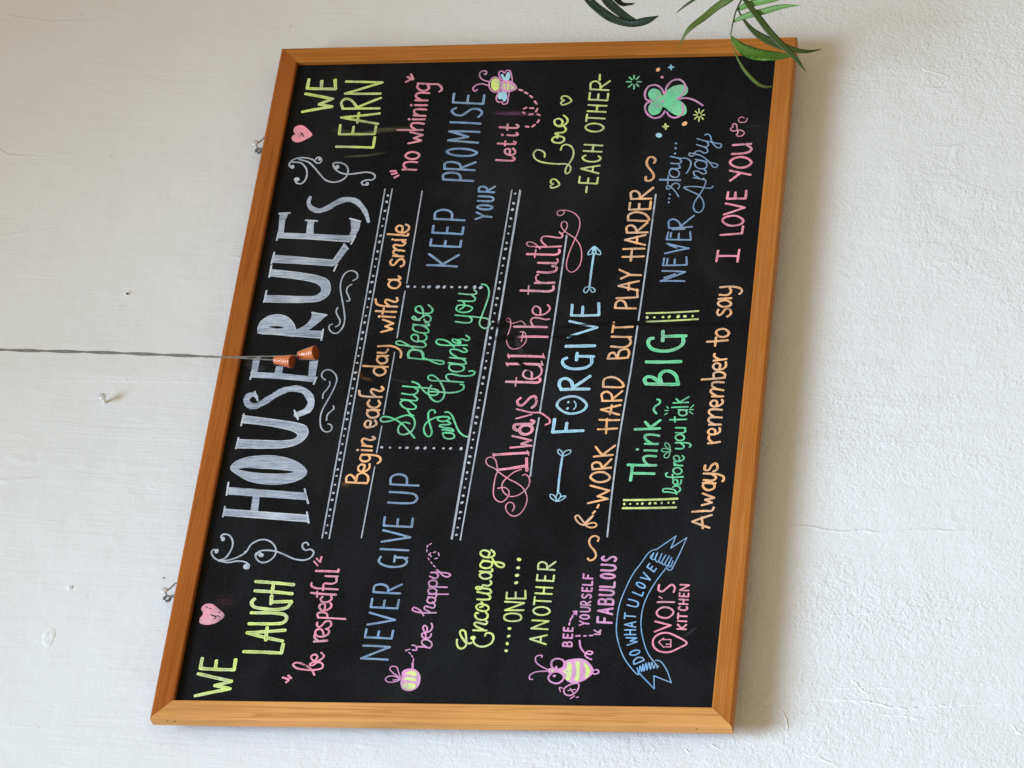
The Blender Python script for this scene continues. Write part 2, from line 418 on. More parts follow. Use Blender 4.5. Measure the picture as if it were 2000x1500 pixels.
# chalk strokes in tenths of a millimetre on the panel (kind + width, then x,z points)
CHALK = [
 ('we_laugh_lettering','lime','',"""L49 -5596,3442 -5476,2966 -5429,3193 -5356,2964 -5243,3459
L49 -5174,2958 -5158,3441 -4994,3441
L49 -5165,3230 -5028,3234
L49 -5174,2958 -5005,2964
L49 -4878,2871 -4895,2331 -4750,2328
L49 -4702,2344 -4574,2873 -4526,2334
L49 -4692,2586 -4485,2597
C49 -4427,2868 -4423,2489 -4405,2385 -4341,2342 -4282,2372 -4252,2516 -4248,2865
C50 -4021,2849 -4071,2885 -4145,2845 -4180,2699 -4190,2483 -4152,2360 -4061,2314
L50 -4054,2321 -4068,2609
L50 -4098,2605 -3965,2615
L50 -3885,2869 -3930,2325
L50 -3732,2882 -3782,2326
L50 -3920,2615 -3752,2620"""),
 ('solid_heart_drawing','pink','pink filled chalk heart with scratched patches',"""G55 -4296,3241 -4186,3345 -4106,3456 -4114,3552 -4181,3595 -4270,3552 -4349,3586 -4417,3577 -4441,3529 -4450,3452 -4408,3330
+scratch
L19 -4283,3433 -4303,3404
L19 -4298,3391 -4327,3352
L12 -4297,3348 -4321,3297
L12 -4175,3481 -4185,3449
L12 -4156,3527 -4175,3503
L12 -4236,3337 -4252,3308
L12 -4352,3382 -4342,3363"""),
 ('be_respectful_lettering','pink','',"""L30 -5254,2180 -5297,2131
L30 -5287,2253 -5314,2164
L30 -5362,2195 -5331,2162
C26 -5240,1813 -5157,1866 -5075,1986 -5046,2098 -5077,2141 -5130,2086 -5158,1946 -5157,1812 -5125,1722 -5064,1725 -5034,1790 -5088,1863 -5081,1904 -5051,1888 -5027,1831
C26 -5019,1846 -4950,1813 -4912,1848 -4936,1899 -4982,1892 -5019,1832 -4988,1756 -4934,1724 -4880,1772
L32 -4705,1900 -4687,1713
C32 -4696,1840 -4635,1903 -4597,1902
C27 -4618,1770 -4518,1812 -4504,1869 -4543,1904 -4604,1881 -4627,1796 -4587,1721 -4533,1709 -4495,1762
C27 -4395,1896 -4434,1899 -4472,1860 -4441,1824 -4378,1779 -4378,1718 -4440,1695 -4487,1729
L27 -4318,1903 -4337,1507
C27 -4318,1896 -4255,1916 -4232,1868 -4254,1783 -4316,1768
C28 -4188,1827 -4106,1832 -4091,1889 -4138,1909 -4200,1859 -4184,1780 -4121,1735 -4074,1762
C28 -3974,1886 -4013,1908 -4060,1873 -4059,1799 -4012,1751 -3965,1765
L33 -3913,2059 -3941,1700
L24 -3982,1963 -3888,1974
C28 -3748,2077 -3795,2073 -3834,2009 -3841,1899 -3854,1685
L28 -3872,1894 -3770,1903
C28 -3754,1884 -3761,1774 -3729,1724 -3666,1733
L28 -3636,1895 -3642,1716
L34 -3553,2044 -3563,1721 -3524,1723
L24 -3392,2096 -3463,2030
L24 -3344,2066 -3391,2020
L24 -3407,2004 -3316,1997"""),
 ('scroll_flourish','white','',"""C23 -3026,3475 -2988,3504 -2950,3483 -2955,3406 -3025,3340 -3126,3312 -3252,3336 -3353,3395 -3384,3478
D33 -3026,3471
C23 -3233,3529 -3203,3573 -3234,3601 -3292,3585 -3359,3525 -3391,3433 -3357,3264 -3251,3107 -3112,3042 -3033,2902 -3073,2765 -3186,2678 -3298,2675 -3399,2757 -3415,2852 -3350,2934 -3275,2955 -3245,2908 -3287,2862
D33 -3233,3529
D37 -3295,2874
D21 -3246,3108
C23 -3288,2938 -3230,2903 -3214,2786 -3236,2653 -3297,2513 -3359,2374 -3371,2220 -3320,2142 -3245,2120 -3195,2171 -3208,2245 -3158,2296 -3095,2294 -3082,2242 -3125,2214
C23 -3391,3476 -3421,3341 -3397,3192 -3414,3081 -3476,3016 -3521,3031 -3516,3075
D37 -3486,3069"""),
 ('house_lettering','heading','',"""F23 -2517,3520 -2619,2299 -2737,2281 -2628,3517
F23 -2147,3529 -2240,2394 -2359,2357 -2267,3519
F23 -2280,3152 -2290,3049 -2575,3033 -2560,3145
J0 -1816,3555 -1715,3504 -1637,3354 -1603,3110 -1614,2898 -1681,2659 -1793,2490 -1882,2429 -1960,2455 -2038,2566 -2083,2749 -2090,2976 -2040,3232 -1939,3420;-1839,3436 -1816,3363 -1827,3132 -1845,2862 -1883,2609 -1905,2701 -1912,2966 -1883,3257
F23 -1467,3515 -1472,3131 -1463,2845 -1423,2698 -1355,2585 -1265,2522 -1197,2513 -1118,2544 -1061,2620 -1024,2721 -992,2918 -946,3214 -899,3530 -1025,3520 -1060,3234 -1106,2977 -1163,2777 -1201,2684 -1247,2653 -1292,2661 -1326,2732 -1344,2864 -1337,3152 -1320,3524
V0 -574,3369,55 -528,3419,72 -550,3489,93 -624,3513,97 -711,3464,101 -732,3364,105 -682,3275,105 -568,3138,105 -465,2999,106 -424,2832,106 -466,2681,105 -582,2576,109 -696,2544,109 -810,2581,109 -867,2678,105 -890,2732,96
F23 -120,3535 -155,3047 -208,2623 -310,2550 -257,3032 -222,3513
F24 122,3535 145,3425 -127,3431 -166,3520
F23 -24,3165 -25,3058 -171,3053 -152,3170
F23 66,2677 77,2549 -294,2548 -217,2656
+outline
L24 -2478,3532 -2650,3533
L24 -2568,2320 -2754,2265
L24 -2062,3547 -2285,3539
L24 -2171,2414 -2419,2325
L24 -1286,3526 -1479,3533
L25 -872,3511 -1077,3521
L25 -475,3414 -636,3344
L25 -810,2773 -970,2691
L25 -255,3517 -92,3504
L25 -347,2554 -225,2530
L15 -2522,3519 -2623,2298
L15 -2628,3513 -2733,2282
L15 -2152,3529 -2244,2393
L15 -2263,3520 -2355,2358
O15 -1816,3555 -1715,3504 -1637,3354 -1603,3110 -1614,2898 -1681,2659 -1793,2490 -1882,2429 -1960,2455 -2038,2566 -2083,2749 -2090,2976 -2040,3232 -1939,3420
C15 -1467,3515 -1472,3131 -1463,2845 -1412,2662 -1310,2544 -1197,2513 -1095,2557 -1038,2681 -992,2918 -946,3214 -899,3530
C15 -1320,3524 -1337,3152 -1344,2864 -1314,2696 -1247,2653 -1185,2716 -1106,2977 -1060,3234 -1025,3520"""),
 ('rules_lettering','heading','',"""J0 659,3554 781,3520 875,3427 910,3295 873,3151 765,3037 623,2960 517,2950 543,3238 578,3533;690,3388 703,3262 672,3150 658,3256
F17 647,3058 621,2781 608,2568 472,2560 517,2999
F17 623,2966 716,2834 834,2773 935,2765 896,2544 797,2612 703,2695 614,2780
F17 1150,3519 1135,3231 1136,2897 1154,2743 1181,2659 1247,2590 1331,2563 1390,2562 1474,2590 1554,2645 1615,2753 1672,3017 1711,3261 1750,3534 1629,3525 1590,3242 1539,2958 1493,2794 1428,2715 1380,2694 1315,2698 1266,2750 1245,2815 1239,2952 1254,3250 1277,3539
F18 2017,3526 1975,3143 1907,2559 1803,2577 1854,3124 1883,3521
F17 1907,2594 2196,2473 2110,2397 1810,2535 1823,2606
F18 2438,3512 2412,3050 2366,2404 2244,2390 2309,3034 2341,3507
F18 2793,3547 2811,3410 2663,3443 2405,3427 2375,3510
F18 2670,3099 2668,2989 2558,2992 2398,2964 2408,3083
F18 2689,2444 2620,2282 2498,2278 2251,2356 2305,2429 2475,2400
V0 3108,3124,49 3004,3135,58 2909,3084,76 2845,2955,89 2895,2823,93 2996,2698,102 3051,2566,102 3024,2423,93 2916,2308,80 2779,2219,66 2618,2157,44
+outline
L25 945,2774 896,2544
L25 636,2559 439,2559
L25 1353,3525 1143,3532
L26 1827,3523 1605,3525
L26 2065,3518 1859,3529
L26 2209,2474 2115,2398
L25 1709,2554 1834,2525
L26 2801,3560 2810,3396
L26 2297,3516 2468,3509
L26 2666,3128 2650,2946
L26 2689,2454 2630,2283
L26 2207,2365 2352,2321
C16 651,3549 781,3520 875,3427 910,3295 873,3151 765,3037 635,2968
L15 578,3537 520,2999 474,2560
C16 1150,3519 1135,3231 1136,2897 1165,2686 1259,2582 1390,2562 1535,2623 1608,2752 1672,3017 1711,3261 1750,3534
C16 1269,3538 1254,3250 1239,2952 1249,2777 1308,2697 1392,2696 1476,2771 1539,2958 1590,3242 1629,3525
L16 1883,3521 1854,3124 1803,2577
L16 2014,3526 1973,3142 1907,2594 2196,2473
L16 2343,3507 2312,3035 2246,2391
C15 623,2966 716,2834 846,2765 940,2766"""),
 ('small_scroll_drawing','white','',"""C19 -272,2391 -225,2446 -156,2461 -98,2417 -99,2340 -169,2262 -261,2223 -399,2238 -583,2288 -743,2341 -879,2369 -1016,2358 -1129,2322 -1186,2256 -1175,2191 -1118,2171 -1062,2198 -1050,2238
C19 -302,2325 -353,2312 -445,2347 -513,2385 -601,2385
C19 -732,2208 -777,2192 -834,2232 -891,2271 -989,2270"""),
 ('small_scroll_drawing','white','',"""C20 1525,2238 1577,2181 1674,2210 1711,2294 1664,2376 1532,2416 1389,2409 1197,2358 983,2297 794,2260 653,2279 564,2344 578,2414 654,2474 713,2472 729,2436
C19 1458,2248 1411,2300 1328,2308 1244,2266 1160,2239 1149,2282
C19 1036,2397 961,2411 866,2368 794,2328 712,2336 682,2380"""),
 ('scroll_flourish','white','',"""C25 3698,3485 3698,3521 3755,3548 3822,3513 3866,3429 3867,3303 3827,3188 3758,3106 3790,3056 3858,3076 3875,3123 3837,3148
D34 3698,3490
D20 3832,3090
C25 3788,3508 3774,3379 3683,3284 3570,3243 3447,3248 3369,3300 3382,3374 3450,3411
D40 3454,3384
C25 3838,3407 3783,3254 3680,3148 3543,3038 3429,2931 3387,2817 3414,2696 3502,2619 3625,2615 3715,2667 3762,2764 3753,2853 3696,2853 3673,2787
D36 3677,2791
C25 3719,2857 3640,2818 3564,2717 3535,2605 3550,2464 3569,2306 3527,2201 3471,2176 3420,2213 3418,2302 3379,2368 3329,2343 3324,2271
D28 3350,2279"""),
 ('solid_heart_drawing','pink','pink filled chalk heart with one dark scratch in the middle',"""G28 4311,3273 4419,3350 4501,3444 4508,3527 4459,3578 4379,3574 4339,3545 4299,3586 4231,3579 4184,3532 4178,3458 4231,3357
+scratch
L13 4365,3465 4342,3447
L13 4353,3438 4314,3425
L13 4315,3450 4328,3434
L13 4330,3423 4284,3409"""),
 ('we_learn_lettering','lime','',"""L50 4773,3498 4865,3043 4917,3256 5020,3056 5135,3503
L50 5425,3491 5239,3491 5216,3039 5402,3075
L50 5229,3270 5384,3283
L40 4075,2864 4045,2286 4248,2289
L40 4500,2862 4317,2854 4310,2302 4464,2301
L40 4317,2646 4465,2649
L40 4509,2275 4648,2871 4714,2277
L40 4539,2601 4733,2605
L41 4820,2872 4813,2296
C41 4820,2867 4947,2909 5015,2855 4990,2769 4844,2648
L40 4844,2639 5020,2301
L41 5105,2318 5119,2879 5329,2320 5363,2896"""),
 ('no_whining_lettering','pink','',"""L33 3611,1772 3600,1563
C33 3609,1690 3678,1762 3734,1757 3756,1684 3745,1563
O33 3875,1548 3834,1572 3810,1617 3811,1673 3838,1737 3879,1765 3920,1740 3944,1695 3943,1639 3916,1575
L33 4114,1751 4166,1559 4216,1682 4274,1551 4337,1749
L33 4382,1958 4373,1564
C33 4384,1679 4449,1751 4497,1751 4512,1684 4493,1560
L33 4586,1750 4581,1559
D21 4587,1802
L34 4661,1741 4645,1555
C34 4656,1664 4722,1743 4770,1737 4782,1681 4769,1559
L34 4864,1749 4855,1557
D22 4866,1807
L34 4961,1756 4952,1563
C34 4962,1667 5029,1752 5086,1753 5108,1673 5097,1557
C34 5289,1748 5224,1759 5158,1705 5148,1627 5187,1575 5269,1599
C34 5295,1762 5276,1568 5265,1438 5198,1379 5150,1372 5121,1404
L33 3580,1953 3586,1873
L33 3524,1924 3546,1851
L33 3456,1877 3498,1819
L34 5327,1952 5390,1864
L34 5433,1940 5374,1856
L34 5481,1893 5381,1844"""),
 ('dotted_double_line','white','',"""L19 -3003,2037 -45,2004 3245,1992
L19 -3011,1933 -27,1906 3243,1882
D18 -2917,1991
D14 -2790,1989
D15 -2631,1988
D19 -2525,1987
D21 -2360,1985
D19 -2241,1984
D15 -2101,1983
D15 -1949,1981
D18 -1838,1980
D21 -1668,1978
D20 -1555,1977
D16 -1402,1976
D14 -1258,1974
D17 -1138,1973
D21 -967,1971
D21 -857,1970
D18 -693,1969
D15 -557,1967
D16 -426,1966
D20 -258,1964
D22 -146,1963
D19 27,1961
D16 153,1960
D15 298,1959
D19 461,1957
D22 577,1956
D21 755,1954
D17 876,1953
D15 1034,1951
D18 1188,1950
D22 1313,1949
D22 1493,1947
D18 1610,1946
D15 1781,1944
D17 1925,1942
D21 2062,1941
D23 2240,1939
D20 2357,1938
D16 2538,1936
D16 2674,1935
D20 2824,1933
D23 2997,1932
D21 3118,1930"""),
 ('thin_rule','white','',"""L16 -3000,1471 -1794,1447
L16 -1556,1453 -1086,1442
L16 -889,1445 217,1431
L17 474,1431 1321,1427
L17 1471,1420 3195,1417"""),
 ('begin_each_day_lettering','orange','',"""L31 -2058,1823 -2075,1519
C31 -2050,1825 -1965,1830 -1931,1784 -1982,1719 -2049,1681
C31 -2049,1681 -1931,1676 -1900,1608 -1948,1530 -2032,1511 -2075,1526
C31 -1859,1607 -1769,1598 -1752,1651 -1803,1687 -1863,1664 -1871,1584 -1820,1526 -1744,1529
C31 -1590,1667 -1642,1681 -1693,1645 -1693,1565 -1642,1537 -1599,1564
C31 -1585,1667 -1590,1508 -1625,1402 -1693,1378 -1735,1415
L31 -1505,1679 -1513,1526
D20 -1505,1737
L31 -1428,1682 -1445,1535
C31 -1436,1616 -1368,1691 -1308,1685 -1334,1573 -1308,1511 -1273,1552
C31 -1084,1615 -1006,1618 -997,1671 -1058,1698 -1110,1662 -1101,1576 -1058,1524 -989,1555
O31 -871,1520 -914,1527 -940,1573 -940,1624 -914,1663 -871,1690 -828,1684 -802,1638 -802,1587 -828,1548
L32 -806,1697 -810,1515
C32 -632,1685 -693,1706 -754,1654 -763,1565 -703,1522 -642,1553
C32 -466,1862 -545,1837 -571,1738 -581,1510
C32 -572,1606 -484,1684 -440,1676 -476,1547 -441,1508 -397,1543
O32 -121,1518 -167,1531 -195,1576 -195,1622 -166,1666 -120,1697 -75,1684 -47,1639 -47,1593 -76,1549
L32 -26,1866 -46,1496
O32 82,1522 40,1532 15,1571 15,1611 41,1649 83,1676 124,1666 150,1627 149,1587 123,1549
L32 150,1677 149,1516
C31 212,1686 211,1567 270,1538
C31 325,1695 324,1482 255,1362 188,1330 121,1332"""),
 ('with_a_smile_lettering','orange','',"""L31 581,1685 631,1521 684,1636 735,1521 806,1688
L31 863,1710 848,1515
D22 864,1750
L31 963,1817 943,1507
L31 1015,1703 910,1710
C31 1182,1848 1094,1821 1058,1737 1039,1505
C31 1049,1621 1128,1697 1171,1688 1126,1546 1152,1514 1205,1535
O31 1455,1517 1408,1534 1379,1567 1380,1617 1410,1673 1457,1694 1505,1676 1534,1644 1533,1593 1503,1538
C32 1537,1703 1535,1573 1556,1525 1600,1560
C32 1911,1703 1867,1722 1805,1696 1813,1654 1892,1607 1918,1553 1865,1512 1803,1515 1777,1555
L32 1974,1697 1962,1537
C32 1972,1618 2027,1697 2071,1696 2083,1633 2064,1536
C32 2070,1617 2134,1705 2178,1704 2168,1572 2221,1543 2239,1589
L32 2273,1709 2271,1542
D19 2286,1744
C32 2386,1834 2365,1627 2355,1525 2390,1522
C32 2415,1620 2517,1626 2545,1681 2501,1718 2438,1695 2409,1590 2471,1526 2534,1534 2562,1581"""),
 ('never_give_up_lettering','blue','',"""L30 -4983,822 -4967,1199 -4780,817 -4763,1194
L30 -4497,1187 -4630,1190 -4647,813 -4514,809
L30 -4638,1009 -4525,1006
L30 -4423,1185 -4343,804 -4228,1180
L30 -4000,1175 -4140,1178 -4158,798 -4018,794
L30 -4149,996 -4030,993
L30 -3913,791 -3894,1172
C30 -3894,1172 -3790,1170 -3764,1081 -3806,987 -3905,963
L30 -3874,969 -3764,787"""),
 ('give_up_lettering','blue','',"""C31 -3309,1149 -3383,1168 -3448,1094 -3478,945 -3448,797 -3384,766 -3325,827 -3320,928
L31 -3328,767 -3319,948
L31 -3394,946 -3291,948
L31 -3183,1172 -3204,769
L31 -3061,1175 -2985,772 -2867,1179
L31 -2646,1183 -2790,1180 -2812,775 -2668,778
L31 -2801,986 -2678,988
C31 -2402,1169 -2414,943 -2401,801 -2336,761 -2266,804 -2237,948 -2224,1173
L31 -2115,766 -2092,1177
C31 -2092,1177 -1969,1180 -1922,1079 -1972,966 -2105,939"""),
 ('bee_happy_lettering','rose','',"""C22 -4746,511 -4763,455 -4824,439 -4824,496
C22 -4771,454 -4770,362 -4790,253
C22 -4778,300 -4718,377 -4665,376 -4656,316 -4699,249 -4751,235 -4778,254
C22 -4647,333 -4560,352 -4551,391 -4604,392 -4638,334 -4611,276 -4559,268
C22 -4545,331 -4454,343 -4428,384 -4472,394 -4542,346 -4506,282 -4444,267 -4392,289
C22 -4269,413 -4190,469 -4138,569 -4174,587 -4208,528 -4225,403 -4220,243
C22 -4215,328 -4154,420 -4119,410 -4144,291 -4108,272 -4047,319
O22 -4020,277 -4049,290 -4067,314 -4068,346 -4050,383 -4021,398 -3991,386 -3973,362 -3973,329 -3990,292
C22 -3967,391 -3975,282 -3940,279
L22 -3923,389 -3920,112
O22 -3868,281 -3896,285 -3913,319 -3913,358 -3896,385 -3869,403 -3842,399 -3825,365 -3824,326 -3841,299
L22 -3798,398 -3805,142
O22 -3743,293 -3773,295 -3791,323 -3791,367 -3774,397 -3744,409 -3715,406 -3696,378 -3696,334 -3714,304
C22 -3628,412 -3663,323 -3618,290 -3582,318
C22 -3565,405 -3564,258 -3581,148 -3608,121 -3635,156 -3617,220 -3564,273 -3519,326
L17 -3475,355 -3448,381
L17 -3417,404 -3394,427
L17 -3358,455 -3331,474
L17 -3339,372 -3330,342
L17 -3285,322 -3240,339
L17 -3222,380 -3237,409
L17 -3240,447 -3277,473
L17 -3262,464 -3304,431
L17 -3223,504 -3186,509
L17 -3150,513 -3114,502
L17 -3105,480 -3086,459
L16 -5007,461 -4963,462
L16 -4938,477 -4912,496
L16 -4886,515 -4863,541
L16 -4837,575 -4825,595
L16 -4822,569 -4811,533"""),
 ('bee_drawing','rose','small striped chalk bee with two looped wings',"""G18 -5364,591 -5261,590 -5165,592 -5124,529 -5132,414 -5222,336 -5309,322 -5413,346 -5474,436 -5450,546
L29 -5033,465 -5129,455
O16 -5278,607 -5193,718 -5124,773 -5089,747 -5097,685 -5175,644
O16 -5295,605 -5340,713 -5332,782 -5290,811 -5246,771 -5245,695
L16 -5210,685 -5270,616
L16 -5305,702 -5296,620
+lime
G18 -5204,541 -5168,508 -5166,417 -5223,379 -5244,391 -5221,470
G18 -5295,555 -5263,533 -5255,450 -5292,377 -5318,381 -5306,489
G18 -5398,560 -5358,535 -5349,453 -5379,373 -5431,389 -5449,485
+rose
D13 -5375,501
D13 -5411,496"""),
 ('keep_promise_lettering','blue','',"""L35 1799,1159 1766,706
L35 2005,1158 1780,896
L35 1809,932 1982,704
L35 2280,1158 2162,1158 2128,703 2246,702
L35 2145,939 2246,939
L35 2535,1157 2402,1157 2367,702 2500,701
L35 2385,938 2498,938
L35 2625,700 2660,1157
C35 2660,1157 2785,1156 2830,1042 2776,918 2640,891
L33 2644,534 2698,413 2772,537
L33 2698,413 2683,299
O33 2877,540 2846,504 2828,421 2833,339 2858,304 2889,340 2907,423 2902,506
C33 2992,544 2982,413 2986,331 3018,308 3054,333 3071,416 3081,546
L33 3148,312 3167,549
C33 3167,549 3243,551 3260,497 3228,437 3156,418
L33 3178,423 3257,314
L36 3369,659 3407,1124
C36 3407,1124 3503,1127 3535,1011 3490,885 3385,854
L36 3573,664 3611,1129
C36 3611,1129 3721,1132 3743,1026 3695,908 3590,873
L36 3622,883 3729,667
O36 3945,1138 3890,1067 3856,903 3863,740 3906,671 3960,742 3995,906 3987,1069
L36 4105,675 4161,1144 4223,841 4336,1149 4313,680
L36 4513,1153 4473,683
C36 4793,1099 4741,1159 4663,1101 4645,997 4704,923 4766,844 4745,726 4676,687 4606,733
L37 5082,1168 4905,1164 4864,691 5040,695
L37 4885,937 5035,940"""),
 ('let_it_lettering','pink','',"""C32 3767,362 3751,172 3755,93 3784,79 3817,113
C32 3861,163 3921,167 3976,186 3967,241 3914,245 3867,195 3858,131 3894,86 3942,94 3985,131
C32 4086,375 4068,160 4072,107 4094,98 4119,132
L32 4040,256 4130,262
C32 4244,247 4234,132 4244,84 4286,111
D22 4250,322
C33 4399,381 4380,158 4386,103 4414,95 4445,130
L32 4343,258 4456,265"""),
 ('bee_drawing','rose','chalk bee with blue wings and curled feelers',"""+lime
G37 5246,616 5337,609 5366,567 5335,509 5242,480 5151,487 5113,537 5153,586
+rose
O22 5237,457 5148,472 5094,510 5096,557 5152,614 5242,647 5331,632 5385,594 5384,547 5327,490
C22 5304,659 5329,734 5400,805 5481,815 5519,766 5502,719 5444,721 5456,749
C22 5224,658 5261,761 5229,857 5172,886 5114,851 5147,816
+skyblue
G24 5438,486 5449,460 5378,416 5482,392 5469,354 5353,341 5308,371 5321,418
G24 5002,488 5047,484 5103,419 5079,362 4952,338 4896,377 4954,410 4944,445
+rose
O22 5345,466 5462,519 5503,502 5502,466 5460,434 5517,405 5508,359 5422,322 5295,302 5297,370
O22 5115,456 5002,500 4922,487 4887,447 4897,412 4851,380 4861,328 4975,318 5112,330 5137,405
G24 5299,464 5307,317 5155,201 5084,309 5103,419
+lime
F24 5248,424 5265,393 5136,383 5160,413
F24 5258,365 5264,334 5123,317 5124,350
F24 5233,309 5160,232 5134,294"""),
 ('dashed_flight_trail','pink','',"""L31 5131,168 5111,115
L31 5078,76 5047,27
L31 5008,-13 4970,-53
L31 4896,-100 4838,-136
L31 4747,-158 4691,-143
L31 4760,-95 4766,-40
L31 4776,14 4752,52
L31 4684,57 4661,28
L31 4636,-46 4646,-99
L31 4640,-170 4621,-208
L31 4526,-206 4475,-189
L31 4437,-154 4397,-118
L31 4394,-65 4404,-20"""),
 ('say_please_lettering','green','',"""C24 -1297,935 -1201,1015 -1062,1141 -976,1261 -932,1366 -927,1448 -964,1479 -1007,1455 -1013,1391 -981,1287 -922,1178 -901,1082 -944,1004 -1030,966 -1126,971 -1201,1015 -1238,1109 -1211,1175 -1147,1197 -1067,1177 -1024,1119 -1046,1036
C24 -912,1000 -874,1059 -799,1109
O24 -788,1115 -739,1194 -675,1225 -642,1189 -643,1117 -708,1027 -756,984 -794,1006 -794,1060
C24 -621,1228 -643,1063 -643,990 -611,986 -556,1047
C24 -518,1228 -540,1076 -513,1008 -459,997 -426,1046
C24 -388,1232 -410,1021 -427,839 -455,727 -482,692 -536,707 -552,777 -514,863 -432,946 -351,1011 -307,1107
C24 -859,692 -816,711 -811,762 -859,791 -955,779 -1084,735 -1191,699 -1260,712 -1270,746 -1212,799 -1126,823 -1041,803 -977,740 -934,656 -929,567 -935,486 -956,465
O24 -958,465 -929,522 -934,611 -966,647 -1004,602 -999,513
C24 -1154,556 -1159,475 -1180,383 -1138,415 -1116,534 -1089,604 -1068,576 -1063,469 -1042,445 -1010,494
O24 -1212,531 -1287,503 -1313,428 -1287,361 -1234,376 -1212,423
L24 -1207,536 -1212,406
C24 -849,550 -849,506 -903,445 -999,397 -1106,348 -1202,291 -1266,212 -1276,166
C24 -379,809 -449,836 -514,836 -601,789 -660,718 -660,655 -601,609 -504,603 -396,644 -298,702 -232,765 -199,823 -215,875 -264,869 -292,820 -298,711 -309,538 -327,347
C24 -487,813 -498,649 -510,513 -489,399 -440,333 -375,341 -364,387
C24 -298,558 -244,610 -190,608 -179,537 -207,416 -213,298 -192,220 -148,203 -121,247 -131,290
O24 -15,585 -70,591 -125,535 -136,443 -104,375 -60,371 -16,431
C24 23,612 0,442 0,352 49,367 104,437
L24 116,606 92,368
C24 110,483 203,603 253,610 258,520 208,396 229,358 285,419
C24 297,561 368,624 430,732 436,824 392,841 353,804 336,711 334,375
C24 356,487 401,592 440,606 440,561 401,511 362,478
C31 368,506 378,476 412,503 434,524
C23 423,522 444,471 416,376 455,354 510,415
C23 761,601 737,444 753,373 809,366 842,402
C23 878,621 853,413 830,228 806,134 751,86 673,95 635,140 663,207 730,243 841,229 1018,196 1219,166 1320,173 1416,226 1439,298
O23 1056,593 1000,622 944,579 926,485 953,407 1003,381 1037,426 1055,511
C23 977,565 1033,508 1100,516 1133,548
C23 1140,608 1127,447 1137,366 1187,363 1233,414
C23 1269,615 1250,425 1266,354 1299,358 1334,394
C22 114,1218 91,1042 74,859 45,692 12,674 -4,722 24,816 85,933 107,981
C36 114,1209 186,1226 246,1199 257,1128 228,1042 173,1008 102,994
C24 284,1164 362,1279 418,1387 397,1434 358,1415 335,1302 312,1135 305,1007 344,985 388,1018 416,1085
C24 411,1112 505,1124 533,1174 517,1217 472,1220 422,1177 400,1120
C24 405,1129 416,1031 459,991 515,1007 537,1037
O24 559,1040 577,1143 627,1214 694,1213 705,1160 682,1066 614,984 570,978
C25 716,1226 692,1030 692,980 725,998 748,1047
C25 788,1134 805,1228 839,1256 861,1236 827,1195 805,1182 816,1138 871,1081 876,1018 825,975 764,985 765,1040 804,1073
C25 849,1088 983,1119 1045,1168 1028,1221 973,1223 927,1171 915,1096 915,1005 959,965 1015,990 1066,1043"""),
 ('dotted_divider','white','',"""D21 -1459,1392
D17 -1461,1272
D18 -1464,1125
D23 -1466,1024
D25 -1469,872
D23 -1472,760
D18 -1474,632
D17 -1477,492
D21 -1479,389
D25 -1482,236"""),
 ('dotted_divider','white','',"""D25 1405,1396
D20 1402,1292
D21 1399,1165
D27 1397,1077
D30 1394,945
D26 1392,849
D21 1389,737
D20 1386,616
D25 1384,526
D29 1381,393
D28 1378,303"""),
 ('dotted_double_line','white','',"""L18 -3010,173 -92,115 3190,51
L18 -3027,55 -84,-19 3188,-70
L10 -3011,188 -92,130 3103,56
L10 -2899,49 -66,-31 3168,-87
D18 -2942,120
D15 -2818,117
D16 -2663,114
D20 -2560,112
D22 -2399,109
D20 -2283,106
D16 -2147,103
D15 -1998,100
D19 -1890,98
D22 -1724,95
D21 -1614,92
D17 -1465,89
D15 -1325,86
D17 -1208,84
D22 -1041,80
D22 -934,78
D18 -774,75
D15 -642,72
D16 -514,69
D21 -350,66
D23 -242,64
D20 -74,60
D16 50,58
D16 191,55
D20 349,51
D23 462,49
D22 636,45
D17 753,43
D15 907,40
D18 1057,37
D22 1178,34
D23 1354,30
D19 1468,28
D16 1634,25
D17 1775,22
D22 1907,19
D23 2081,15
D20 2195,13
D16 2371,9
D16 2503,6
D21 2649,3
D24 2817,0
D22 2935,-3
D18 3118,-6"""),
